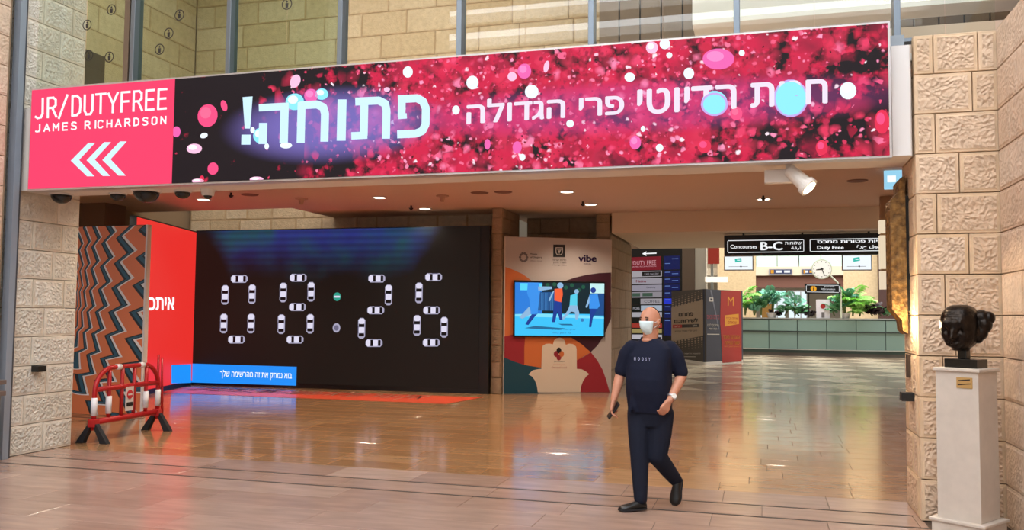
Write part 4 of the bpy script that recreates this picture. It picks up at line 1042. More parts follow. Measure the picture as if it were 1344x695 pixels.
# ================================================================== PEDESTAL + BRONZE HEAD
MARB = mat('veined_cream_marble', 'C8BEB2', .35, var=.06, vscale=9); 
pa = math.atan2(-.236, .329); pc = (1.485, 7.283)
t = thing('pedestal', 'tall square cream marble pedestal in the corner beside the right stone pier', 'pedestal', (pc[0], pc[1], 0), pa)
MB().box(-.19, -.19, 0, .19, .19, .125).build('plinth', MARB, t, bevel=.003)
MB().box(-.205, -.205, .125, .205, .205, .15).build('plinth_cap', MARB, t, bevel=.006)
mb = MB(); mb.loft([[(-a, -a, z), (a, -a, z), (a, a, z), (-a, a, z)] for a, z in ((.158, .15), (.156, 1.245))]); mb.build('shaft', MARB, t, bevel=.003)
MB().box(-.172, -.172, 1.245, .172, .172, 1.27).build('cap', MARB, t, bevel=.006)
BRS = mat('brass_plate', 'C9A468', .4, .5)
pl = MB().box(.0, -.161, 1.125, .115, -.156, 1.205).build('name_plate', BRS, t)
p = Panel(pl, 'lettering', (.0, -.161, 1.125), (1, 0, 0), .115, .08, [(1258, 492), (1280, 494), (1280, 505), (1258, 503)], step=.0006, base=.0004)
p.rect(1261, 495.2, 1277, 496.4, INK); p.rect(1260, 499.4, 1278, 500.4, INK); p.done()

T = NT('dark_bronze'); tc = T.n('ShaderNodeTexCoord'); n1 = T.n('ShaderNodeTexNoise', i_Vector=tc.outputs['Object'], i_Scale=26.0, i_Detail=4.0)
T.put(T.b.inputs['Base Color'], T.ramp(n1.outputs['Fac'], [(.3, hexc('15110E')), (.7, hexc('2C231C'))])); T.b.inputs['Metallic'].default_value = .75; T.b.inputs['Roughness'].default_value = .3
bp = T.n('ShaderNodeBump', i_Height=n1.outputs['Fac'], i_Strength=.5, i_Distance=.012); T.put(T.b.inputs['Normal'], bp.outputs[0]); BRZ = T.m
bust = thing('bronze_head', 'dark bronze head of an old man with tufts of hair, on the marble pedestal', 'sculpture', (pc[0] - .0, pc[1], 1.27))
BM = mat('black_granite', '14120F', .25)
Mx = Matrix.Rotation(pa, 4, 'Z')
MB().box(-.12, -.09, 0, .12, .09, .066, M=Mx).build('base', BM, bust, bevel=.002)
MB().box(-.045, -.035, .066, .02, .035, .18, M=Mx).build('neck_post', BM, bust, bevel=.004)
b = MB(); bh = Vector((-.03, 0, .308)); bf = Vector((-.52, -.85, 0)).normalized(); bs_ = Vector((-bf.y, bf.x, 0)); bs_ = bs_ if bs_.x > 0 else -bs_
bust_feats = [(0, 90, .5, -.03), (0, 4, .14, .07), (17, 5, .15, .13), (-17, 5, .15, .13), (30, 2, .12, .06), (-30, 2, .12, .06), (18, -6, .105, -.17), (-18, -6, .105, -.17), (18, -8, .05, .06), (-18, -8, .05, .06), (20, -14, .07, .05), (-20, -14, .07, .05),
              (0, -7, .08, .12), (0, -13, .09, .17), (0, -18, .085, .24), (8, -20, .06, .13), (-8, -20, .06, .13), (32, -16, .16, .08), (-32, -16, .16, .08), (17, -25, .05, -.07), (-17, -25, .05, -.07), (23, -33, .05, -.07), (-23, -33, .05, -.07),
              (0, -27, .07, .06), (0, -32, .05, -.10), (8, -32.5, .05, -.10), (-8, -32.5, .05, -.10), (16, -36, .05, -.10), (-16, -36, .05, -.10), (0, -38, .08, .12), (9, -38, .07, .06), (-9, -38, .07, .06), (0, -45, .06, -.06), (0, -55, .18, .12), (30, -42, .2, .09), (-30, -42, .2, .09), (180, 5, .8, .06)]
for el_ in (17, 23, 29):
    for az_ in range(-32, 33, 8): bust_feats.append((az_, el_ - abs(az_) * .08, .045, .022)); bust_feats.append((az_, el_ + 3 - abs(az_) * .08, .04, -.02))
head_shell(b, bh, bf, (.134, .16, .174), bust_feats, jaw=.12, sub=6, boxy=.8)
for sd in (-1, 1):
    for a_, b_, c_, r3 in (((.13, -.05, .07, (.065, .075, .06)), (.175, -.06, .07, (.05, .06, .05)), (.15, -.04, .02, (.06, .07, .07)), (.13, -.04, -.03, (.05, .07, .07)), (.11, -.04, -.075, (.035, .06, .05))) if sd > 0 else ((.135, -.05, .045, (.035, .06, .05)), (.12, -.06, .0, (.035, .06, .06)))):
        b.ball(bh + bs_ * (a_ * sd) + bf * b_ + Vector((0, 0, c_)), 1, 20, sc3=r3)
    b.ball(bh + bs_ * (.122 * sd) + bf * .01 + Vector((0, 0, -.03)), .034, 12, sc3=(.6, .9, 1.5))   # ear
b.ball(bh - bf * .09 + Vector((0, 0, -.02)), 1, 20, sc3=(.12, .09, .13))
b.cone(bh + Vector((0, 0, -.18)), bh + Vector((0, 0, -.07)), .06, .08, 16)
remesh(b, 'head', .004, BRZ, bust, 2)

# ================================================================== BRONZE RELIEF ON THE RIGHT PIER
t = thing('relief_sculpture', 'rough bronze relief slab fixed to the inner side of the right stone pier', 'sculpture', (1.2, 8.1, 1.5))
prof = [(-.0, .0), (-.03, .04), (-.045, .12), (-.09, .18), (-.12, .22), (-.125, 1.1), (-.11, 1.17), (-.07, 1.21), (-.05, 1.25), (-.045, 1.33), (-.02, 1.37), (0, 1.37)]
mb = MB(); rgs = []
rr = random.Random(2)
for k in range(9):
    yy = -.02 + .34 * k / 8; rgs.append([(x * (1 - .12 * (k % 2)) + rr.uniform(-.006, .006), yy, z + rr.uniform(-.008, .008)) for x, z in prof])
mb.loft(rgs)
T = NT('rough_bronze_relief'); ge = T.n('ShaderNodeNewGeometry'); n1 = T.n('ShaderNodeTexNoise', i_Vector=ge.outputs['Position'], i_Scale=22.0, i_Detail=6.0)
T.put(T.b.inputs['Base Color'], T.ramp(n1.outputs['Fac'], [(.3, hexc('5A3F20')), (.6, hexc('96703E')), (.8, hexc('B08C54'))])); T.b.inputs['Metallic'].default_value = .45; T.b.inputs['Roughness'].default_value = .5
bp = T.n('ShaderNodeBump', i_Height=n1.outputs['Fac'], i_Strength=1.0, i_Distance=.03); T.put(T.b.inputs['Normal'], bp.outputs[0])
mb.build('slab', T.m, t)
MB().box(0, .0, .2, .03, .3, 1.2).build('bracket', mat('dark_steel', '2A2826', .5, .6), t)

# small black wall lamps low on both piers
for x, y, z, lab in ((1.175, 8.0, .978, 'small black wall lamp low on the right stone pier, below the relief'), (-8.045, 8.12, .965, 'small black wall lamp low on the left stone pier')):
    o = MB().box(-.05, -.06, -.035, .05, .06, .035).build('wall_lamp', mat('black_lamp_metal', '121212', .4), bevel=.004); o.location = (x, y, z); tag(o, lab, 'lamp')
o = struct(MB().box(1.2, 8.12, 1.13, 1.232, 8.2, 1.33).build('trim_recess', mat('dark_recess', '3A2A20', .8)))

# steel channel and guard at left edge
t = thing('downpipe', 'grey blue steel channel running up the stone wall at the left edge', 'pipe', (-8.0, 7.68, 0))
MB().box(-.1, -.05, 0, -.01, .03, 6).build('channel', mat('pale_blue_steel', '9AA6B4', .4, .4), t)
MB().box(-.1, .032, 0, -.03, .07, 6).build('flange', mat('dark_grey_steel', '5A5E66', .4, .6), t)
t = thing('guard_panel', 'grey metal guard panel with two rails at the lower left edge', 'guard', (-7.85, 7.35, 0))
MB().box(-.05, -.8, 0, .0, .08, .78).build('panel', mat('grey_metal', '8A8784', .5, .3), t)
for z in (.72, .84): MB().box(-.06, -.8, z, .03, .12, z + .05).build('rail', mat('brown_grey_metal', '7C6E66', .5, .4), t, bevel=.006)

# ================================================================== CEILING FITTINGS
LAMP = mat('warm_lamp_face', 'FFF0D8', .3, emit=5); TRIMW = mat('white_fitting', 'D8D2CC', .5); DARK = mat('dark_fitting', '2A1C16', .6)
def down(name, x, y, z, label, group=None, power=40, seen=True):
    t = thing(name, label, 'ceiling light', (x, y, z), group=group)
    mb = MB(); N = 20
    for k in range(N):
        t0, t1 = 2 * PI * k / N, 2 * PI * (k + 1) / N
        for (ra, za, rb, zb_) in ((.15, 0, .15, -.012), (.15, -.012, .12, -.014), (.12, -.014, .11, -.002)):
            mb.add([(ra * math.cos(t0), ra * math.sin(t0), za), (ra * math.cos(t1), ra * math.sin(t1), za), (rb * math.cos(t1), rb * math.sin(t1), zb_), (rb * math.cos(t0), rb * math.sin(t0), zb_)], [(0, 1, 2, 3)])
    mb.build('trim_ring', TRIMW, t)
    MB().cone((0, 0, -.004), (0, 0, -.010), .112, n=20).build('lamp', LAMP, t)
    l = bpy.data.lights.new('downlight_beam', 'SPOT'); l.energy = power; l.color = (1, .85, .68); l.spot_size = math.radians(125); l.spot_blend = .7; l.shadow_soft_size = .1
    o = bpy.data.objects.new('downlight_beam', l); C.objects.link(o); o.parent = t; o.location = (0, 0, -.03)
PW = 250
for x, y, lab in [(-7.03, 15.08, 'ceiling light above the middle of the car clock wall'), (-6.83, 16.9, 'small ceiling light right of the sprinkler, over the clock wall'), (-3.36, 15.1, 'ceiling light above the printed board, nearer of two'),
                  (-3.28, 16.95, 'ceiling light above the printed board, farther one beside a sprinkler'), (.05, 16.85, 'ceiling light below the white spotlight'), (-10.6, 14.6, 'ceiling light nearest the zigzag wall, between two domed cameras'), (-11.9, 13.3, 'ceiling light at the far left beside the stone pier')]:
    down('downlight', x, y, 3.86, lab, power=PW)
for i, (x, y) in enumerate([(-6.9, 12.2), (-3.3, 12.2), (.2, 12.2), (-6.9, 9.6), (-3.3, 9.6), (.2, 9.6)]):  # unseen downlights, added to light the inner hall
    down('downlight', x, y, 3.86, 'unseen ceiling light added behind the sign beam', 'unseen ceiling lights added behind the beam', power=PW)
def solid(name, mb, m, loc, lab, cat, group=None, smooth=False):
    o = mb.build(name, m, None, smooth=smooth); o.location = loc; tag(o, lab, cat, group); return o
for x, y, lab in [(-6.93, 16.4, 'dark ceiling sprinkler beside the small light over the clock wall'), (-3.35, 16.5, 'dark ceiling sprinkler above the printed board'), (.04, 16.4, 'dark ceiling sprinkler below the white spotlight'), (-9.5, 13.9, 'dark ceiling sprinkler behind the domed cameras')]:
    solid('sprinkler', MB().cone((0, 0, 0), (0, 0, -.05), .02, .02, 10).cone((0, 0, -.05), (0, 0, -.09), .05, .02, 12), DARK, (x, y, 3.86), lab, 'sprinkler')
for x, y, lab in [(-4.95, 14.9, 'round dark ceiling speaker grille, left of the pair'), (-4.5, 14.9, 'round dark ceiling grille with a nozzle, right of the pair'), (-9.3, 14.2, 'round dark ceiling grille behind the domed cameras'), (1.5, 14.9, 'faint dark ceiling grille near the right pier')]:
    solid('ceiling_speaker', MB().cone((0, 0, 0), (0, 0, -.012), .17, .15, 20), mat('brown_grille', '7A5240', .7), (x, y, 3.86), lab, 'speaker')
solid('smoke_detector', MB().cone((0, 0, 0), (0, 0, -.02), .12, .12, 16).cone((0, 0, -.02), (0, 0, -.12), .06, .03, 12), mat('beige_detector', 'B8937C', .6), (-5.75, 15.1, 3.86), 'beige smoke detector on the ceiling right of a light', 'smoke detector')
solid('smoke_detector', MB().cone((0, 0, 0), (0, 0, -.02), .12, .12, 16).cone((0, 0, -.02), (0, 0, -.12), .06, .03, 12), mat('beige_detector'), (-8.6, 14.9, 3.86), 'beige smoke detector on the ceiling behind the domed cameras', 'smoke detector')
# dome cameras
GLB = mat('black_dome_glass', '0C0B0C', .12)
for (x, y, r, lab, wh) in [(-7.80, 8.10, .115, 'black dome camera nearest the stone pier, under the pink sign', 0), (-7.10, 8.2, .085, 'small black dome camera second from the stone pier', 0), (-6.63, 8.1, .14, 'largest black dome camera under the pink sign', 0), (-6.23, 8.2, .085, 'small black dome camera right of the largest dome', 0), (-5.88, 8.17, .075, 'small white dome camera at the right end of the row', 1)]:
    t = thing('dome_camera', lab, 'camera', (x, y, 2.99), group='dome cameras under the sign')
    MB().cone((0, 0, 0), (0, 0, -.018), r * 1.15, r * 1.1, 24).build('mount', TRIMW, t, smooth=False)
    if wh:
        MB().cone((0, 0, -.018), (0, 0, -.07), r * 1.0, r * .85, 20).build('housing', TRIMW, t); z0 = -.07; r *= .6
    else: z0 = -.018
    mb = MB(); rg = []
    for j in range(7):
        a = PI / 2 * j / 6; rg.append([(max(r * math.cos(a), .002) * math.cos(2 * PI * i / 20), max(r * math.cos(a), .002) * math.sin(2 * PI * i / 20), z0 - r * .85 * math.sin(a)) for i in range(20)])
    mb.loft(rg); mb.build('dome', GLB, t, smooth=True)
# white spotlight under the beam
t = thing('spotlight', 'white cylindrical spotlight hanging under the LED sign near its right end', 'spotlight', (.24, 7.93, 2.99))
WM = mat('white_lamp_metal', 'E6E0D8', .4)
MB().box(-.03, -.03, -.09, .03, .03, 0).build('stem', WM, t, bevel=.004)
MB().box(-.21, -.05, -.17, .05, .05, -.055).build('gear_box', WM, t, bevel=.006)
d = Vector((.55, -.25, -.6)).normalized(); a0 = Vector((.0, -.085, -.07))
MB().cone(a0, a0 + d * .2, .055, .07, 24).build('barrel', WM, t)
MB().cone(a0 + d * .2, a0 + d * .245, .085, .085, 24).build('rim', WM, t)
MB().cone(a0 + d * .245, a0 + d * .25, .062, .062, 24).build('lens', LAMP, t)
l = bpy.data.lights.new('spot_beam', 'SPOT'); l.energy = 60; l.color = (1, .8, .55); l.spot_size = math.radians(60); l.spot_blend = .5; l.shadow_soft_size = .06
o = bpy.data.objects.new('spot_beam', l); C.objects.link(o); o.parent = t; o.location = a0 + d * .27; o.rotation_euler = d.to_track_quat('-Z', 'Y').to_euler()
# warm uplight behind the relief slab
l = bpy.data.lights.new('relief_lamp', 'POINT'); l.energy = 9; l.color = (1, .78, .45); l.shadow_soft_size = .05
o = bpy.data.objects.new('relief_lamp', l); C.objects.link(o); o.location = (1.15, 7.9, 1.6)
# lit exit sign under the ceiling
t = thing('exit_sign', 'small pale blue lit sign hanging above the relief slab', 'sign', (1.93, 14.0, 3.58))
MB().box(-.14, -.03, 0, .14, .03, .28).build('case', mat('lit_pale_blue', '9CD8F4', .4, emit=.9), t)
MB().box(-.1, -.034, .1, .02, -.03, .2).build('pictogram', LITW, t)
# lantern
t = thing('wall_lantern', 'tall cream lantern with three perforated glowing sections, behind the relief slab', 'lamp', (2.29, 16.98, 2.16))
CRM = mat('glowing_perforated_cream', 'F4DFC0', .5, emit=.85)
for z0, z1 in ((0, .33), (.37, .98), (1.02, 1.26)):
    MB().box(-.22, -.08, z0, .12, .08, z1).build('shade', CRM, t)
MB().box(-.2, -.06, .0, .1, .06, 1.7).build('core', mat('tan_lantern_core', 'B09070', .6), t)

# ================================================================== CORRIDOR SIGNS
BKS = mat('black_sign_face', '08080B', .35, emit=.0); WSG = mat('lit_white_sign_text', 'F2F4F6', .4, emit=.95)
t = thing('directional_sign', 'black overhead sign with white outline boxes pointing to Concourses B-C and Duty Free', 'sign', (-.77, 19.0, 2.94))
MB().box(0, 0, 0, 3.27, .2, .44).build('case', BKS, t)
for x in (.4, 1.6, 2.9): MB().box(x - .02, .08, .44, x + .02, .12, .485).build('hanger', BKS, t)
p = Panel(t, 'lettering', (0, 0, 0), (1, 0, 0), 3.27, .44, [(951, 307.5), (1166, 305.5), (1166, 333), (951, 334.5)], step=.002, base=.002)
def outline(x0, y0, x1, y1, th, m, sl=-.01):
    for (a, b_, c, d_) in ((x0 + 1, y0, x1 - 1, y0 + th), (x0 + 1, y1 - th, x1 - 1, y1), (x0, y0 + 1, x0 + th, y1 - 1), (x1 - th, y0 + 1, x1, y1 - 1)):
        p.poly([(a, b_ + sl * (a - x0)), (c, b_ + sl * (c - x0)), (c, d_ + sl * (c - x0)), (a, d_ + sl * (a - x0))], m)
outline(955.5, 314.2, 1057, 330.8, .9, WSG); outline(1064.5, 313.2, 1164, 329.8, .9, WSG)
p.text('Concourses', 959.5, 320, 995, 325, WSG, bold=.012); p.text('B-C', 999.5, 316.3, 1029, 327.5, WSG, bold=.03)
p.text(heb('שלוחות'), 1032, 315.8, 1053.5, 320, WSG, bold=.012); p.text('\uFE94\uFED7\uFEAD\u0623', 1040, 321.5, 1053, 327.5, WSG, bold=.012)
p.text(heb('קניות פטורות ממכס'), 1074, 315, 1163, 319.8, WSG, bold=.03, slope=-.006); p.text('Duty Free', 1074, 322, 1108.5, 327.6, WSG, bold=.03)
p.text('\u0629\u0631\u062D \u0642\u0648\u0633'[::1], 1125, 321, 1163, 327, WSG, bold=.012)
p.done()
SCR = mat('lit_white_screen', 'EEF6FC', .4, emit=1.0); SCT = mat('screen_teal_logo', '3CC0B0', .4, emit=.9)
for xa, xb_, lab in ((951.5, 987.5, 'small white advertising screen under the overhead sign, left one beside the red banner'), (1106.5, 1143, 'small white advertising screen under the overhead sign, right one')):
    a = on_y(xa, 353.5, 19.02); c = on_y(xb_, 335, 19.02)
    t = thing('screen', lab, 'screen', (a.x, 19.02, a.z))
    W_, H_ = c.x - a.x, 2.93 - a.z
    MB().box(-.02, 0, -.02, W_ + .02, .06, H_ + .0).build('frame', mat('grey_screen_frame', '8E8C90', .4), t); MB().box(0, -.006, 0, W_, 0, H_ - .01).build('display', SCR, t)
    p = Panel(t, 'logo', (0, -.006, 0), (1, 0, 0), W_, H_, [(xa, 334.5), (xb_, 334.5), (xb_, 353.5), (xa, 353.5)], step=.002, base=.001)
    cx = (xa + xb_) / 2; p.poly([(cx - 5, 338.5), (cx + 3.5, 337), (cx + 4, 342), (cx - 4.5, 343.5)], SCT); p.rect(cx - 2, 339.8, cx + 2, 340.8, SCR, layer=2); p.rect(cx - 13, 349.2, cx + 12, 349.7, mat('grey_ink')); p.disc(cx + 3, 349.4, 1.1, INK); p.done()
# directory
t = thing('directory_board', 'tall black directory board with rows of shop names, behind the walking man', 'sign', (-4.934, 34.0, 0))
MB().box(0, 0, 0, 1.966, .2, 4.28).build('case', mat('black_board', '0B0C12', .4), t)
p = Panel(t, 'shop_rows', (0, 0, 0), (1, 0, 0), 1.966, 4.28, [(829, 325.5), (895, 327.5), (895, 470.5), (829, 470.5)], step=.002, base=.002)
dw = lambda n, c='808080', e=.75: mat('dir_' + n, c, .4, emit=e)
p.poly([(843, 332.8), (849, 329.5), (848, 332), (862, 332), (862, 333.5), (848, 333.5), (849, 336)], WSG)
p.rect(829, 337, 868, 355, dw('red', '7E1826')); p.text('/DUTY FREE', 829.5, 342, 861.5, 347.5, dw('pink', 'D8A0A8'), bold=.0); p.text('JAMES RICHARDSON', 829.5, 349, 861.5, 351.3, dw('pink'))
rowsd = [(356, 363.8, 'B4AEB4'), (365.5, 373, 'A8A2AC'), (374.5, 382, 'A09AA8'), (383.5, 391, '9A949C'), (392.5, 400, 'A8A2A8'), (401.5, 409, 'B4C0D0'), (410.5, 417, 'B8B4BC'), (425, 431, 'A83A30'), (432.5, 438, 'A89860'), (440, 446, 'C8C4CC')]
for i, (a, b_, c) in enumerate(rowsd): p.rect(829.5, a, 869, b_, dw('row%s' % i, c, .7))
p.rect(843, 357, 867.5, 362.8, BKS, layer=2); p.text('CAFE GALLERY', 846, 358.8, 865, 361, dw('row1', 'A8A2AC'), layer=3); p.text('Matina', 835, 367.5, 848.5, 371, dw('wine', '7A2838'), layer=2, bold=.03)
p.text('beauty', 849, 376.5, 861, 379.5, dw('ink', '40404C', .5), layer=2); p.rect(830, 385, 840.5, 389.5, dw('green', '40584A'), layer=2); p.rect(843.5, 385, 857, 389.5, dw('green'), layer=2); p.rect(829.5, 392.5, 841, 400, dw('darkgreen', '141C1A', .5), layer=2); p.rect(829.5, 401.5, 841.5, 409, dw('darkgreen'), layer=2)
p.text('COFFEE', 846, 394.5, 866, 398, dw('ink'), layer=2); p.text('MORE', 831, 403.5, 840, 407, dw('row6', 'B8B4BC'), layer=3)
for i, (a, b_) in enumerate([(337, 355), (356.5, 364), (365.5, 373), (374.5, 382), (383.5, 391), (392.5, 400), (401.5, 409), (410.5, 418), (419.5, 441)]):
    p.rect(871.5, a, 892, b_, dw('navy', '141C54') if i != 5 else dw('bright_blue', '2438D0')); 
    p.rect(873, a + 1.5 + (8 if i == 0 else 0), 880, a + 2.3 + (8 if i == 0 else 0), dw('skyblue', '6C8CD0'), layer=2); p.rect(882, a + 3.6, 890, a + 4.4, dw('skyblue'), layer=2)
p.done()
struct(MB().box(-2.965, 34.0, 0, -2.49, 34.6, 6).build('wall_corridor_pier', mat('brown_panel', '6E5A4A', .6)))
struct(MB().box(-2.48, 34.05, 0, -2.05, 34.6, 10).build('wall_corridor_column', mat('pale_stone_column', 'BFB6A6', .6)))
struct(MB().box(-7.0, 34.3, 0, -2.97, 34.6, 11).build('wall_corridor_left', mat('brown_render')))
# ================================================================== HOARDING
A_, B_, C_ = Vector((-3.26, 32.8, 0)), Vector((-1.857, 29.8, 0)), Vector((-.665, 32.2, 0))
t = thing('hoarding', 'corner hoarding of printed panels in brown, navy and red, beyond the walking man', 'hoarding', (B_.x, B_.y, 0))
HH = 2.56
def face(P0, P1, name, m, z0=.1, z1=HH, th=.06, extra=0):
    u = (P1 - P0).normalized(); n = u.cross(Vector((0, 0, 1))); o = P0 - B_
    Mx = Matrix(((u.x, n.x, 0, o.x), (u.y, n.y, 0, o.y), (0, 0, 1, 0), (0, 0, 0, 1)))
    MB().box(0, -th, z0, (P1 - P0).length, 0, z1, M=Mx).build(name, m, t); return u, n, o
hB = mat('hoarding_dark_brown', '3A322C', .5); hT = mat('hoarding_tan', '9A8672', .5); hN = mat('hoarding_navy', '33384A', .5); hR = mat('hoarding_red', 'A3201F', .5); hY = mat('hoarding_amber', 'D8942C', .5); hW = mat('hoarding_white', 'DAD4CC', .5)
u, n, o = face(A_, B_, 'panel', hB); L1 = (B_ - A_).length
face(A_, B_, 'skirting', hW, 0, .1)
p = Panel(t, 'print', o, u, L1, HH, [(882, 377.5), (925, 378), (925, 479), (882, 472.5)], step=.003, base=.003)
p.poly([(881, 400), (924, 392), (924, 440), (881, 447)], hT); 
for r_ in range(5):
    for k in range(10):
        ss = .9 - r_ * .14; x = 884 + k * 4.2 
        p.disc(x, 399 - r_ * 3.0 - k * .75, ss * 1.5, hT, ry=ss * 1.2, n=8, layer=2); p.disc(x, 447.5 + r_ * 3.0 - k * .55, ss * 1.5, hT, ry=ss * 1.2, n=8, layer=2)
p.text(heb('פתחנו'), 892, 408, 911, 413, INK, layer=3, bold=.03); p.text(heb('לשירותכם!'), 886, 416, 917, 421.5, INK, layer=3, bold=.03)
p.rect(884, 424, 896.5, 428.5, hR, layer=3); p.rect(896.5, 424, 918, 428.3, INK, layer=3); p.text(heb('בכל שעה'), 886, 425.2, 894, 427.4, hW, layer=4); p.text(heb('אתר'), 910, 425, 916, 427.4, hW, layer=4)
p.text(heb('דיוטי פרי באתר החדש'), 887, 432, 916, 434, INK, layer=3); p.text(heb('להזמנות והרשמה אונליין'), 891, 462.5, 920, 465, hW, layer=3); p.rect(893, 467.6, 914, 468.2, hW, layer=3); p.rect(914, 390.5, 918, 393.5, INK, layer=3)
p.done()
u, n, o = face(B_, C_, 'panel', hN); L2 = (C_ - B_).length
face(B_, C_, 'skirting', hW, 0, .1)
p = Panel(t, 'print', o, u, L2, HH, [(925, 378), (975, 379), (976, 475.5), (925, 479)], step=.003, base=.003)
p.poly([(946, 379), (973, 379.2), (974, 474), (948, 476), (947, 450), (945, 420)], hR)
p.text('M', 955, 387, 963, 399, hY, layer=2, bold=.0); p.poly([(951, 412), (969.5, 409.5), (970, 423), (951.5, 427)], hY, layer=2)
p.text(heb('איזה כיף'), 953, 414.5, 968, 418, hR, layer=3); p.text(heb('שבאתם'), 955, 419.5, 967, 423, hR, layer=3)
p.text(heb('המבורגר מיוחד'), 949, 438.5, 971, 443.5, hY, layer=2, bold=.02); p.text(heb('שווה טעימה'), 951, 446.5, 971, 451, hY, layer=2, bold=.02); p.text(heb('במתחם המזון בלבד'), 950, 453, 972, 455, hY, layer=2)
p.poly([(932, 379), (934, 379), (938, 400), (944, 430), (943, 432)], mat('hoarding_grey', '6A6E80', .5)); p.rect(931, 389, 936, 394, hW, layer=2); p.rect(932, 390, 935, 393, hN, layer=3)
p.text(heb('ברוכים הבאים'), 928, 412, 944, 417, mat('hoarding_pink', 'A84050', .5), layer=2); p.text(heb('מחכים לכם'), 928, 423, 943, 427, hW, layer=2, bold=.02); p.text(heb('בקומה השנייה'), 930, 429, 941, 432, hW, layer=2, bold=.02); p.rect(928, 437, 944, 437.8, hW, layer=2)
p.done()

# ================================================================== ROTUNDA: COUNTER, PLANTS, PIERS, GALLERY
cxr, cyr, R0 = 2.6, 52.5, 14.0
def arcw(r0, r1, z0, z1, a0, a1, n):
    mb = MB()
    vs = []
    for i in range(n + 1):
        a = a0 + (a1 - a0) * i / n
        for r in (r0, r1):
            for z in (z0, z1): vs.append((r * math.sin(a), -r * math.cos(a), z))
    fs = []
    for i in range(n):
        k = i * 4; fs += [(k, k + 4, k + 5, k + 1), (k + 2, k + 3, k + 7, k + 6), (k + 1, k + 5, k + 7, k + 3), (k, k + 2, k + 6, k + 4)]
    fs += [(0, 1, 3, 2), (n * 4, n * 4 + 2, n * 4 + 3, n * 4 + 1)]
    mb.add(vs, fs); return mb
GLT = mat('teal_glass_panel', '7C968F', .25); CHR = mat('satin_steel_rail', 'B9BEBC', .3, .7)
t = thing('curved_counter', 'long curved counter faced in teal glass panels, planted along its top', 'counter', (cxr, cyr, 0))
NP = 12; aa = .5
arcw(R0 - .5, R0 - .06, .0, .14, -aa, aa, 36).build('plinth', mat('dark_counter_plinth', '5A5450', .5), t)
arcw(R0 - .5, R0 - .035, .14, 1.58, -aa, aa, 36).build('body', mat('dark_teal_core', '3A4C4A', .6), t)
for i in range(NP):
    a0 = -aa + 2 * aa * i / NP
    for z0, z1, rr_ in ((.30, 1.0, R0 - .03), (1.06, 1.52, R0)):
        arcw(R0 - .05 if rr_ < R0 else R0 - .03, rr_, z0, z1, a0 + .0012, a0 + 2 * aa / NP - .0012, 4).build('glass_panel', GLT, t)
arcw(R0 - .5, R0 + .03, 1.56, 1.61, -aa, aa, 36).build('rail', CHR, t); arcw(R0 - .04, R0 + .02, .26, .30, -aa, aa, 36).build('rail', CHR, t); arcw(R0 - .04, R0 + .02, 1.0, 1.04, -aa, aa, 36).build('rail', mat('dark_rail', '3A4442', .4), t)

# greenery
LEAF1 = mat('palm_green', '9AD66E', .5, var=.2, vscale=2); LEAF2 = mat('deep_green_leaf', '62A070', .5, var=.2, vscale=2); LEAF3 = mat('bluish_green_leaf', '74B8A0', .5, var=.2, vscale=2); DRY = mat('dark_plum_leaf', '3A2A30', .6); POT = mat('pale_planter', 'C8C4C4', .5)
def frond_mesh(L, droop, m, n=9, lw=.09, ll=.38, seed=1):
    rr = random.Random(seed); mb = MB(); pts = []
    for i in range(n + 1):
        t_ = i / n; pts.append(Vector((L * t_ * (1 - .18 * t_), 0, L * (.75 * t_ - droop * t_ * t_))))
    mb.tube(pts, [.018 * (1 - .7 * i / n) for i in range(n + 1)], 4)
    for i in range(1, n + 1):
        for sd in (-1, 1):
            for q in (0, .5):
                b_ = pts[i - 1].lerp(pts[i], q); l = ll * (1 - .55 * abs(i / n - .4)) * rr.uniform(.85, 1.15)
                d = Vector((.45, sd * .85, -.15 + rr.uniform(-.15, .1))).normalized(); wv_ = Vector((1, 0, .2)) * lw * .5
                mid = b_ + d * l * .5; mb.add([b_, mid + wv_, b_ + d * l + Vector((0, 0, -.06)), mid - wv_], [(0, 1, 2, 3)])
    me = mb.mesh('frond'); me.materials.append(m); return me
FR_ = {('p', i): frond_mesh(1.15, .5, LEAF1, seed=i) for i in range(3)}
FR_.update({('d', i): frond_mesh(.9, .45, LEAF2, lw=.14, ll=.3, seed=5 + i) for i in range(3)})
FR_.update({('b', i): frond_mesh(.85, .4, LEAF3, lw=.12, ll=.34, seed=9 + i) for i in range(3)})
FR_.update({('k', i): frond_mesh(.6, .35, DRY, lw=.16, ll=.26, seed=15 + i) for i in range(3)})
def plant(x, y, zbase, h, kind, nf, scale, lab, pot=True, cat='plant', grp=None):
    t = thing('potted_palm' if kind in 'pb' else 'potted_plant', lab, cat, (x, y, zbase), group=grp)
    rr = random.Random(int(x * 100) + nf)
    if h > .97: MB().cone((0, 0, 0), (0, 0, .22), .16, .22, 14).build('pot', POT, t)
    mb = MB()
    for k in range(3 if h > .5 else 1): mb.tube([(0, 0, .1), (rr.uniform(-.1, .1), rr.uniform(-.1, .1), h * .6), (rr.uniform(-.2, .2), rr.uniform(-.1, .1), h)], [.035, .03, .02], 6)
    mb.build('stem', mat('green_brown_stem', '6E7A4A', .6), t)
    for k in range(nf):
        o = bpy.data.objects.new('frond', FR_[(kind, k % 3)]); C.objects.link(o); o.parent = t
        o.location = (rr.uniform(-.12, .12), rr.uniform(-.1, .1), h * rr.uniform(.55, 1.0)); o.rotation_euler = (rr.uniform(-.2, .2), rr.uniform(-.35, .25), 2 * PI * k / nf + rr.uniform(-.2, .2)); s_ = scale * rr.uniform(.62, .95); o.scale = (s_, s_, s_)
def ctop(px, off=.25):            # a spot on the counter top
    u = on_y(px, 416, 39.2); dx_ = u.x - cxr; return (u.x, cyr - math.sqrt(max((R0 - off) ** 2 - dx_ ** 2, 0)))
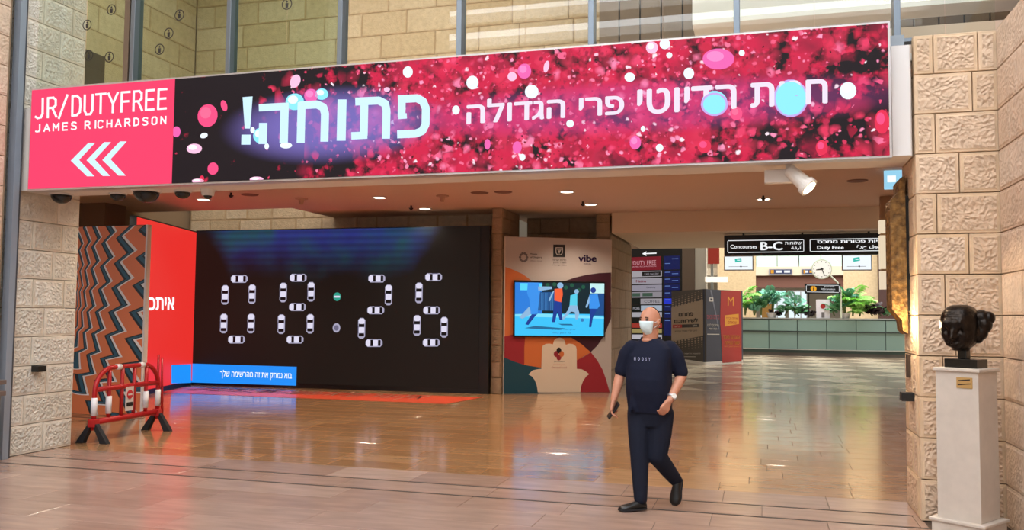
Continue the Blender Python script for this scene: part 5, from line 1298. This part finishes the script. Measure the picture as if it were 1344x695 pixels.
for px, h, kind, nf, s_, lab in [(978, .95, 'p', 14, 1.0, 'tall yellow-green palm on the counter, beside the red hoarding'), (990, .55, 'b', 12, .8, 'bluish palm on the counter, second from the hoarding'), (999, .8, 'd', 14, .9, 'dense dark green plant on the counter, left of the white window'),
                                (1013, 1.0, 'b', 12, 1.0, 'tall arching bluish palm in front of the left white window'), (1030, .45, 'd', 10, .7, 'short green plant between the two white windows'), (1048, .35, 'd', 14, .7, 'low bushy plant in a white trough in front of the right window'), (1043, .8, 'b', 9, .8, 'slim tall plant behind the low trough'),
                                (1094, .5, 'd', 12, .8, 'leafy plant right of the small white notice'), (1108, 1.0, 'b', 14, 1.0, 'dark blue-green palm right of the information sign'), (1118, .95, 'p', 18, 1.05, 'bright green palm, large, before the right stone pier'), (1127, .4, 'p', 14, .8, 'low spreading bright green palm before the right stone pier'), (1144, .45, 'k', 14, .9, 'dark plum plant on the counter'), (1155, .4, 'k', 12, .8, 'dark plum plant at the right end of the counter'), (1163, .3, 'd', 10, .6, 'small green plant nearest the relief slab'), (1062, .2, 'k', 8, .6, 'small dark plant left of the white notice'), (1018, .2, 'k', 8, .7, 'small plum plant under the arching palm')]:
    x, y = ctop(px); plant(x, y, 1.61, h, kind, nf, s_, lab)
x, y = ctop(1079, .12)
t = thing('notice_board', 'small white notice with a red mark standing on the counter', 'sign', (x, y, 1.61))
MB().box(-.27, 0, 0, .27, .04, .78).build('board', mat('white_notice', 'D8D4DC', .5), t); MB().cone((0, -.01, .5), (0, 0, .5), .1, .1, 16).build('mark', hR, t); MB().box(-.06, -.01, .02, .06, 0, .25).build('text_block', mat('grey_ink'), t)
# clock + info sign on a post
t = thing('clock', 'round white wall clock on a curved arm above the information sign', 'clock', (2.42, 37.2, 0))
cz = on_y(1078.5, 353, 37.2); i0 = on_y(1056, 385, 37.2); i1 = on_y(1103, 372, 37.2); rC = .40
ccx = cz.x - 2.42
MB().cone((ccx, .05, cz.z), (ccx, -.05, cz.z), rC, rC, 32).build('rim', mat('pale_green_rim', 'C4CCB8', .4), t)
MB().cone((ccx, -.05, cz.z), (ccx, -.056, cz.z), rC * .9, rC * .9, 32).build('dial', mat('clock_dial', 'F4F6F4', .5), t)
mb = MB()
for k in range(12): a = 2 * PI * k / 12; mb.box(ccx + .31 * math.sin(a) - .015, -.06, cz.z + .31 * math.cos(a) - .015, ccx + .31 * math.sin(a) + .015, -.056, cz.z + .31 * math.cos(a) + .015)
mb.build('hour_mark', INK, t)
for ang, L, wd in ((262, .22, .028), (158, .30, .02)):
    a = math.radians(ang); d = Vector((math.sin(a), 0, math.cos(a))); n_ = Vector((d.z, 0, -d.x)); c = Vector((ccx, -.062, cz.z))
    MB().add([c - d * .06 + n_ * wd, c + d * L + n_ * wd * .6, c + d * L - n_ * wd * .6, c - d * .06 - n_ * wd], [(0, 1, 2, 3)]).build('hand', INK, t)
arm = [(ccx + rC * .8, .03, cz.z - .25), (ccx + .6, .03, cz.z - .55), (ccx + .72, .03, cz.z - .85), (ccx + .72, .03, 1.62)]
MB().tube(arm, .035, 8).build('arm', mat('pale_green_rim'), t)
t = thing('information_sign', 'black sign with yellow round symbol below the clock', 'sign', (i0.x, 37.1, i0.z))
W_, H_ = i1.x - i0.x, i1.z - i0.z
MB().box(0, 0, 0, W_, .08, H_).build('case', BKS, t); MB().box(W_ * .1, .03, 1.62 - i0.z, W_ * .1 + .04, .07, 0).build('post', BKS, t)
p = Panel(t, 'lettering', (0, 0, 0), (1, 0, 0), W_, H_, [(1056, 371.5), (1103, 370.5), (1103, 384.5), (1056, 386)], step=.003, base=.003)
outline(1058, 373.3, 1101.5, 383.7, .6, WSG); YEL = mat('lit_yellow_disc', 'F0A828', .4, emit=.9)
p.disc(1068, 378.6, 4, YEL, layer=2); p.rect(1067.4, 377.4, 1068.7, 381.6, BKS, layer=3); p.disc(1068, 376, .9, BKS, layer=3)
p.text(heb('מודיעין'), 1082, 374.5, 1095, 376.6, WSG, layer=2); p.text('Information', 1078, 377.6, 1096, 379.6, WSG, layer=2); p.rect(1080, 381, 1095, 381.8, WSG, layer=2); p.done()

# back of the rotunda
PS = stone_mat('rotunda_stone', 'C9B594', 'BFA884', False)
def cornerbox(x0, x1, y0, y1, z0, z1, m, name): return struct(MB().box(x0, y0, z0, x1, y1, z1).build(name, m))
cornerbox(-2.3, -.3, 48, 49, 0, 9.5, PS, 'wall_rotunda_left'); cornerbox(4.1, 5.75, 48, 49, 0, 9.5, PS, 'wall_rotunda_right')
cornerbox(-.3, 4.1, 48.0, 49, 3.85, 4.32, mat('beige_gallery_fascia', 'C9BDA8', .7), 'trim_gallery'); cornerbox(-.3, 4.1, 48.2, 48.6, 3.2, 3.85, mat('red_brown_fascia', '6A4438', .7), 'trim_gallery_lower')
cornerbox(-12, 12, 54.0, 54.3, 0, 9.5, mat('far_wall_cream', 'BDB19E', .8), 'wall_rotunda_back'); cornerbox(-12, 12, 30, 54.3, 11, 11.3, WHITE, 'ceiling_rotunda')
cornerbox(-12, -.3, 49, 54, 3.9, 4.3, mat('beige_gallery_fascia'), 'floor_gallery_left'); cornerbox(-.3, 12, 49, 54, 3.9, 4.3, mat('beige_gallery_fascia'), 'floor_gallery')
cornerbox(-12.2, -12, 24, 54, 0, 11, mat('far_wall_cream'), 'wall_rotunda_west'); cornerbox(12, 12.2, 24, 54, 0, 11, mat('far_wall_cream'), 'wall_rotunda_east')
cornerbox(-12, -3.9, 24.5, 24.8, 0, 11, mat('far_wall_cream'), 'wall_rotunda_south_left'); cornerbox(2.7, 12, 17.6, 17.9, 0, 11, mat('far_wall_cream'), 'wall_rotunda_south_right'); cornerbox(-3.9, 2.7, 24.5, 24.8, 4.3, 11, mat('far_wall_cream'), 'wall_rotunda_south_upper')
cornerbox(5.75, 7.2, 47.5, 49, 0, 9.5, mat('dark_maroon_shop', '3E2420', .6), 'wall_shop_front')
t = thing('balustrade', 'pale glass gallery balustrade behind the overhead sign', 'balustrade', (-.3, 48.05, 4.32))
for k in range(4):
    MB().box(.02 + k * 1.1, 0, 0, 1.08 + k * 1.1, .03, .95).build('pane', mat('pale_teal_glass', 'B8D4CC', .3), t)
MB().box(0, -.02, .95, 4.4, .05, 1.0).build('rail', CHR, t)
for (xa, xb_, lab) in ((998, 1031, 'bright white backlit window panel, left one behind the palms'), (1035, 1059, 'bright white backlit window panel, right one behind the palms')):
    a = on_y(xa, 418, 46); c = on_y(xb_, 381, 46)
    t = thing('window_panel', lab, 'window', (a.x, 46, 0))
    MB().box(0, 0, 0, c.x - a.x, .1, c.z).build('frame', mat('grey_screen_frame'), t); 
    nP = 3; w_ = (c.x - a.x) / nP
    for k in range(nP): MB().box(k * w_ + .03, -.02, .9, (k + 1) * w_ - .03, 0, c.z - .06).build('pane', mat('lit_window_pane', 'E4F4FA', .3, emit=1.0), t)
t = thing('advert_panel', 'small amber and teal lit panel beside the left white window', 'sign', (on_y(1005, 400, 45.5).x - .2, 45.5, 0))
MB().box(0, 0, 1.6, .6, .06, 2.3).build('face', mat('amber_panel', 'C08838', .5, emit=.5), t); MB().box(.25, .02, 0, .35, .06, 1.6).build('post', CHR, t)
for xa, xb_, lab, c1 in ((1009, 1040, 'small navy and yellow sign on the gallery fascia, left one', 0), (1052, 1068, 'small navy and yellow sign on the gallery fascia, beside the clock', 1)):
    a = on_y(xa, 360, 47.95); c = on_y(xb_, 352.5, 47.95); t = thing('fascia_sign', lab, 'sign', (a.x, 47.93, a.z))
    W_, H_ = c.x - a.x, c.z - a.z; MB().box(0, 0, 0, W_, .06, H_).build('case', mat('grey_screen_frame'), t)
    MB().box(.05, -.01, .04, W_ - .05, 0, H_ - .04).build('face', mat('navy_face', '1A2850', .5), t); MB().box(.1, -.02, .06, .1 + W_ * .13, -.01, H_ - .06).build('symbol', YEL, t)
    MB().box(W_ * .3, -.02, H_ * .3, W_ * .55, -.01, H_ * .7).build('text_block', WSG, t); MB().box(W_ * .65, -.02, H_ * .3, W_ * .9, -.01, H_ * .7).build('text_block', YEL if c1 else WSG, t)
# two people on the gallery, seen only below the sign
def simple_person(x, y, z, cloth, lab, ph):
    t = thing('person', lab, 'person', (x, y, z)); b = MB()
    head_shell(b, (0, 0, 1.62), (0, -1), (.078, .098, .12), man_feats, sub=3); limb(b, [(0, 0, 1.55), (0, 0, 1.42)], [.05, .06], 10)
    b.loft([ring((0, 0, zz), (1, 0, 0), (0, -1, 0), wd, dp, n=18) for zz, wd, dp in [(.8, .16, .11), (1.0, .155, .11), (1.2, .18, .12), (1.38, .18, .1), (1.44, .07, .06)]])
    for sd in (-1, 1):
        limb(b, [(sd * .19, 0, 1.36), (sd * .24, .03, 1.08), (sd * .23, -.08, .84), (sd * .22, -.1, .77)], [.05, .042, .03, .03], 10)
        limb(b, [(sd * .09, 0, .84), (sd * (.1 + ph), -.03, .45), (sd * (.11 + ph), 0, .08)], [.09, .062, .045], 10); limb(b, [(sd * (.11 + ph), .03, .045), (sd * (.12 + ph), -.15, .035)], [.045, .035], 10)
    remesh(b, 'body', .014, cloth, t, 2)
g1 = on_y(1046, 340, 48.9); g2 = on_y(1062, 340, 48.9)
DK = mat('black_clothes', '16181E', .8); NB = mat('navy_clothes', '1A2A5A', .8)
simple_person(g1.x, 48.9, 4.32, DK, 'person in black trousers standing on the gallery under the overhead sign', .04); simple_person(g2.x, 48.9, 4.32, NB, 'person in navy trousers standing on the gallery beside the clock', -.01)
t = thing('wall_screen', 'red lit shop panel high up left of the overhead sign', 'sign', (on_y(929, 345, 34).x, 34, 0))
a = on_y(929, 346, 34); c = on_y(944, 317, 34)
MB().box(0, 0, a.z, c.x - a.x, .1, c.z).build('face', mat('red_panel_lit', 'C04030', .5, emit=.5), t); MB().box(.1, .1, 0, .2, .2, c.z).build('post', CHR, t)
MB().box(-.1, .0, a.z - .7, c.x - a.x + .3, .3, a.z - .5).build('light_strip', mat('lit_strip', 'FFF2E0', .4, emit=1.2), t)
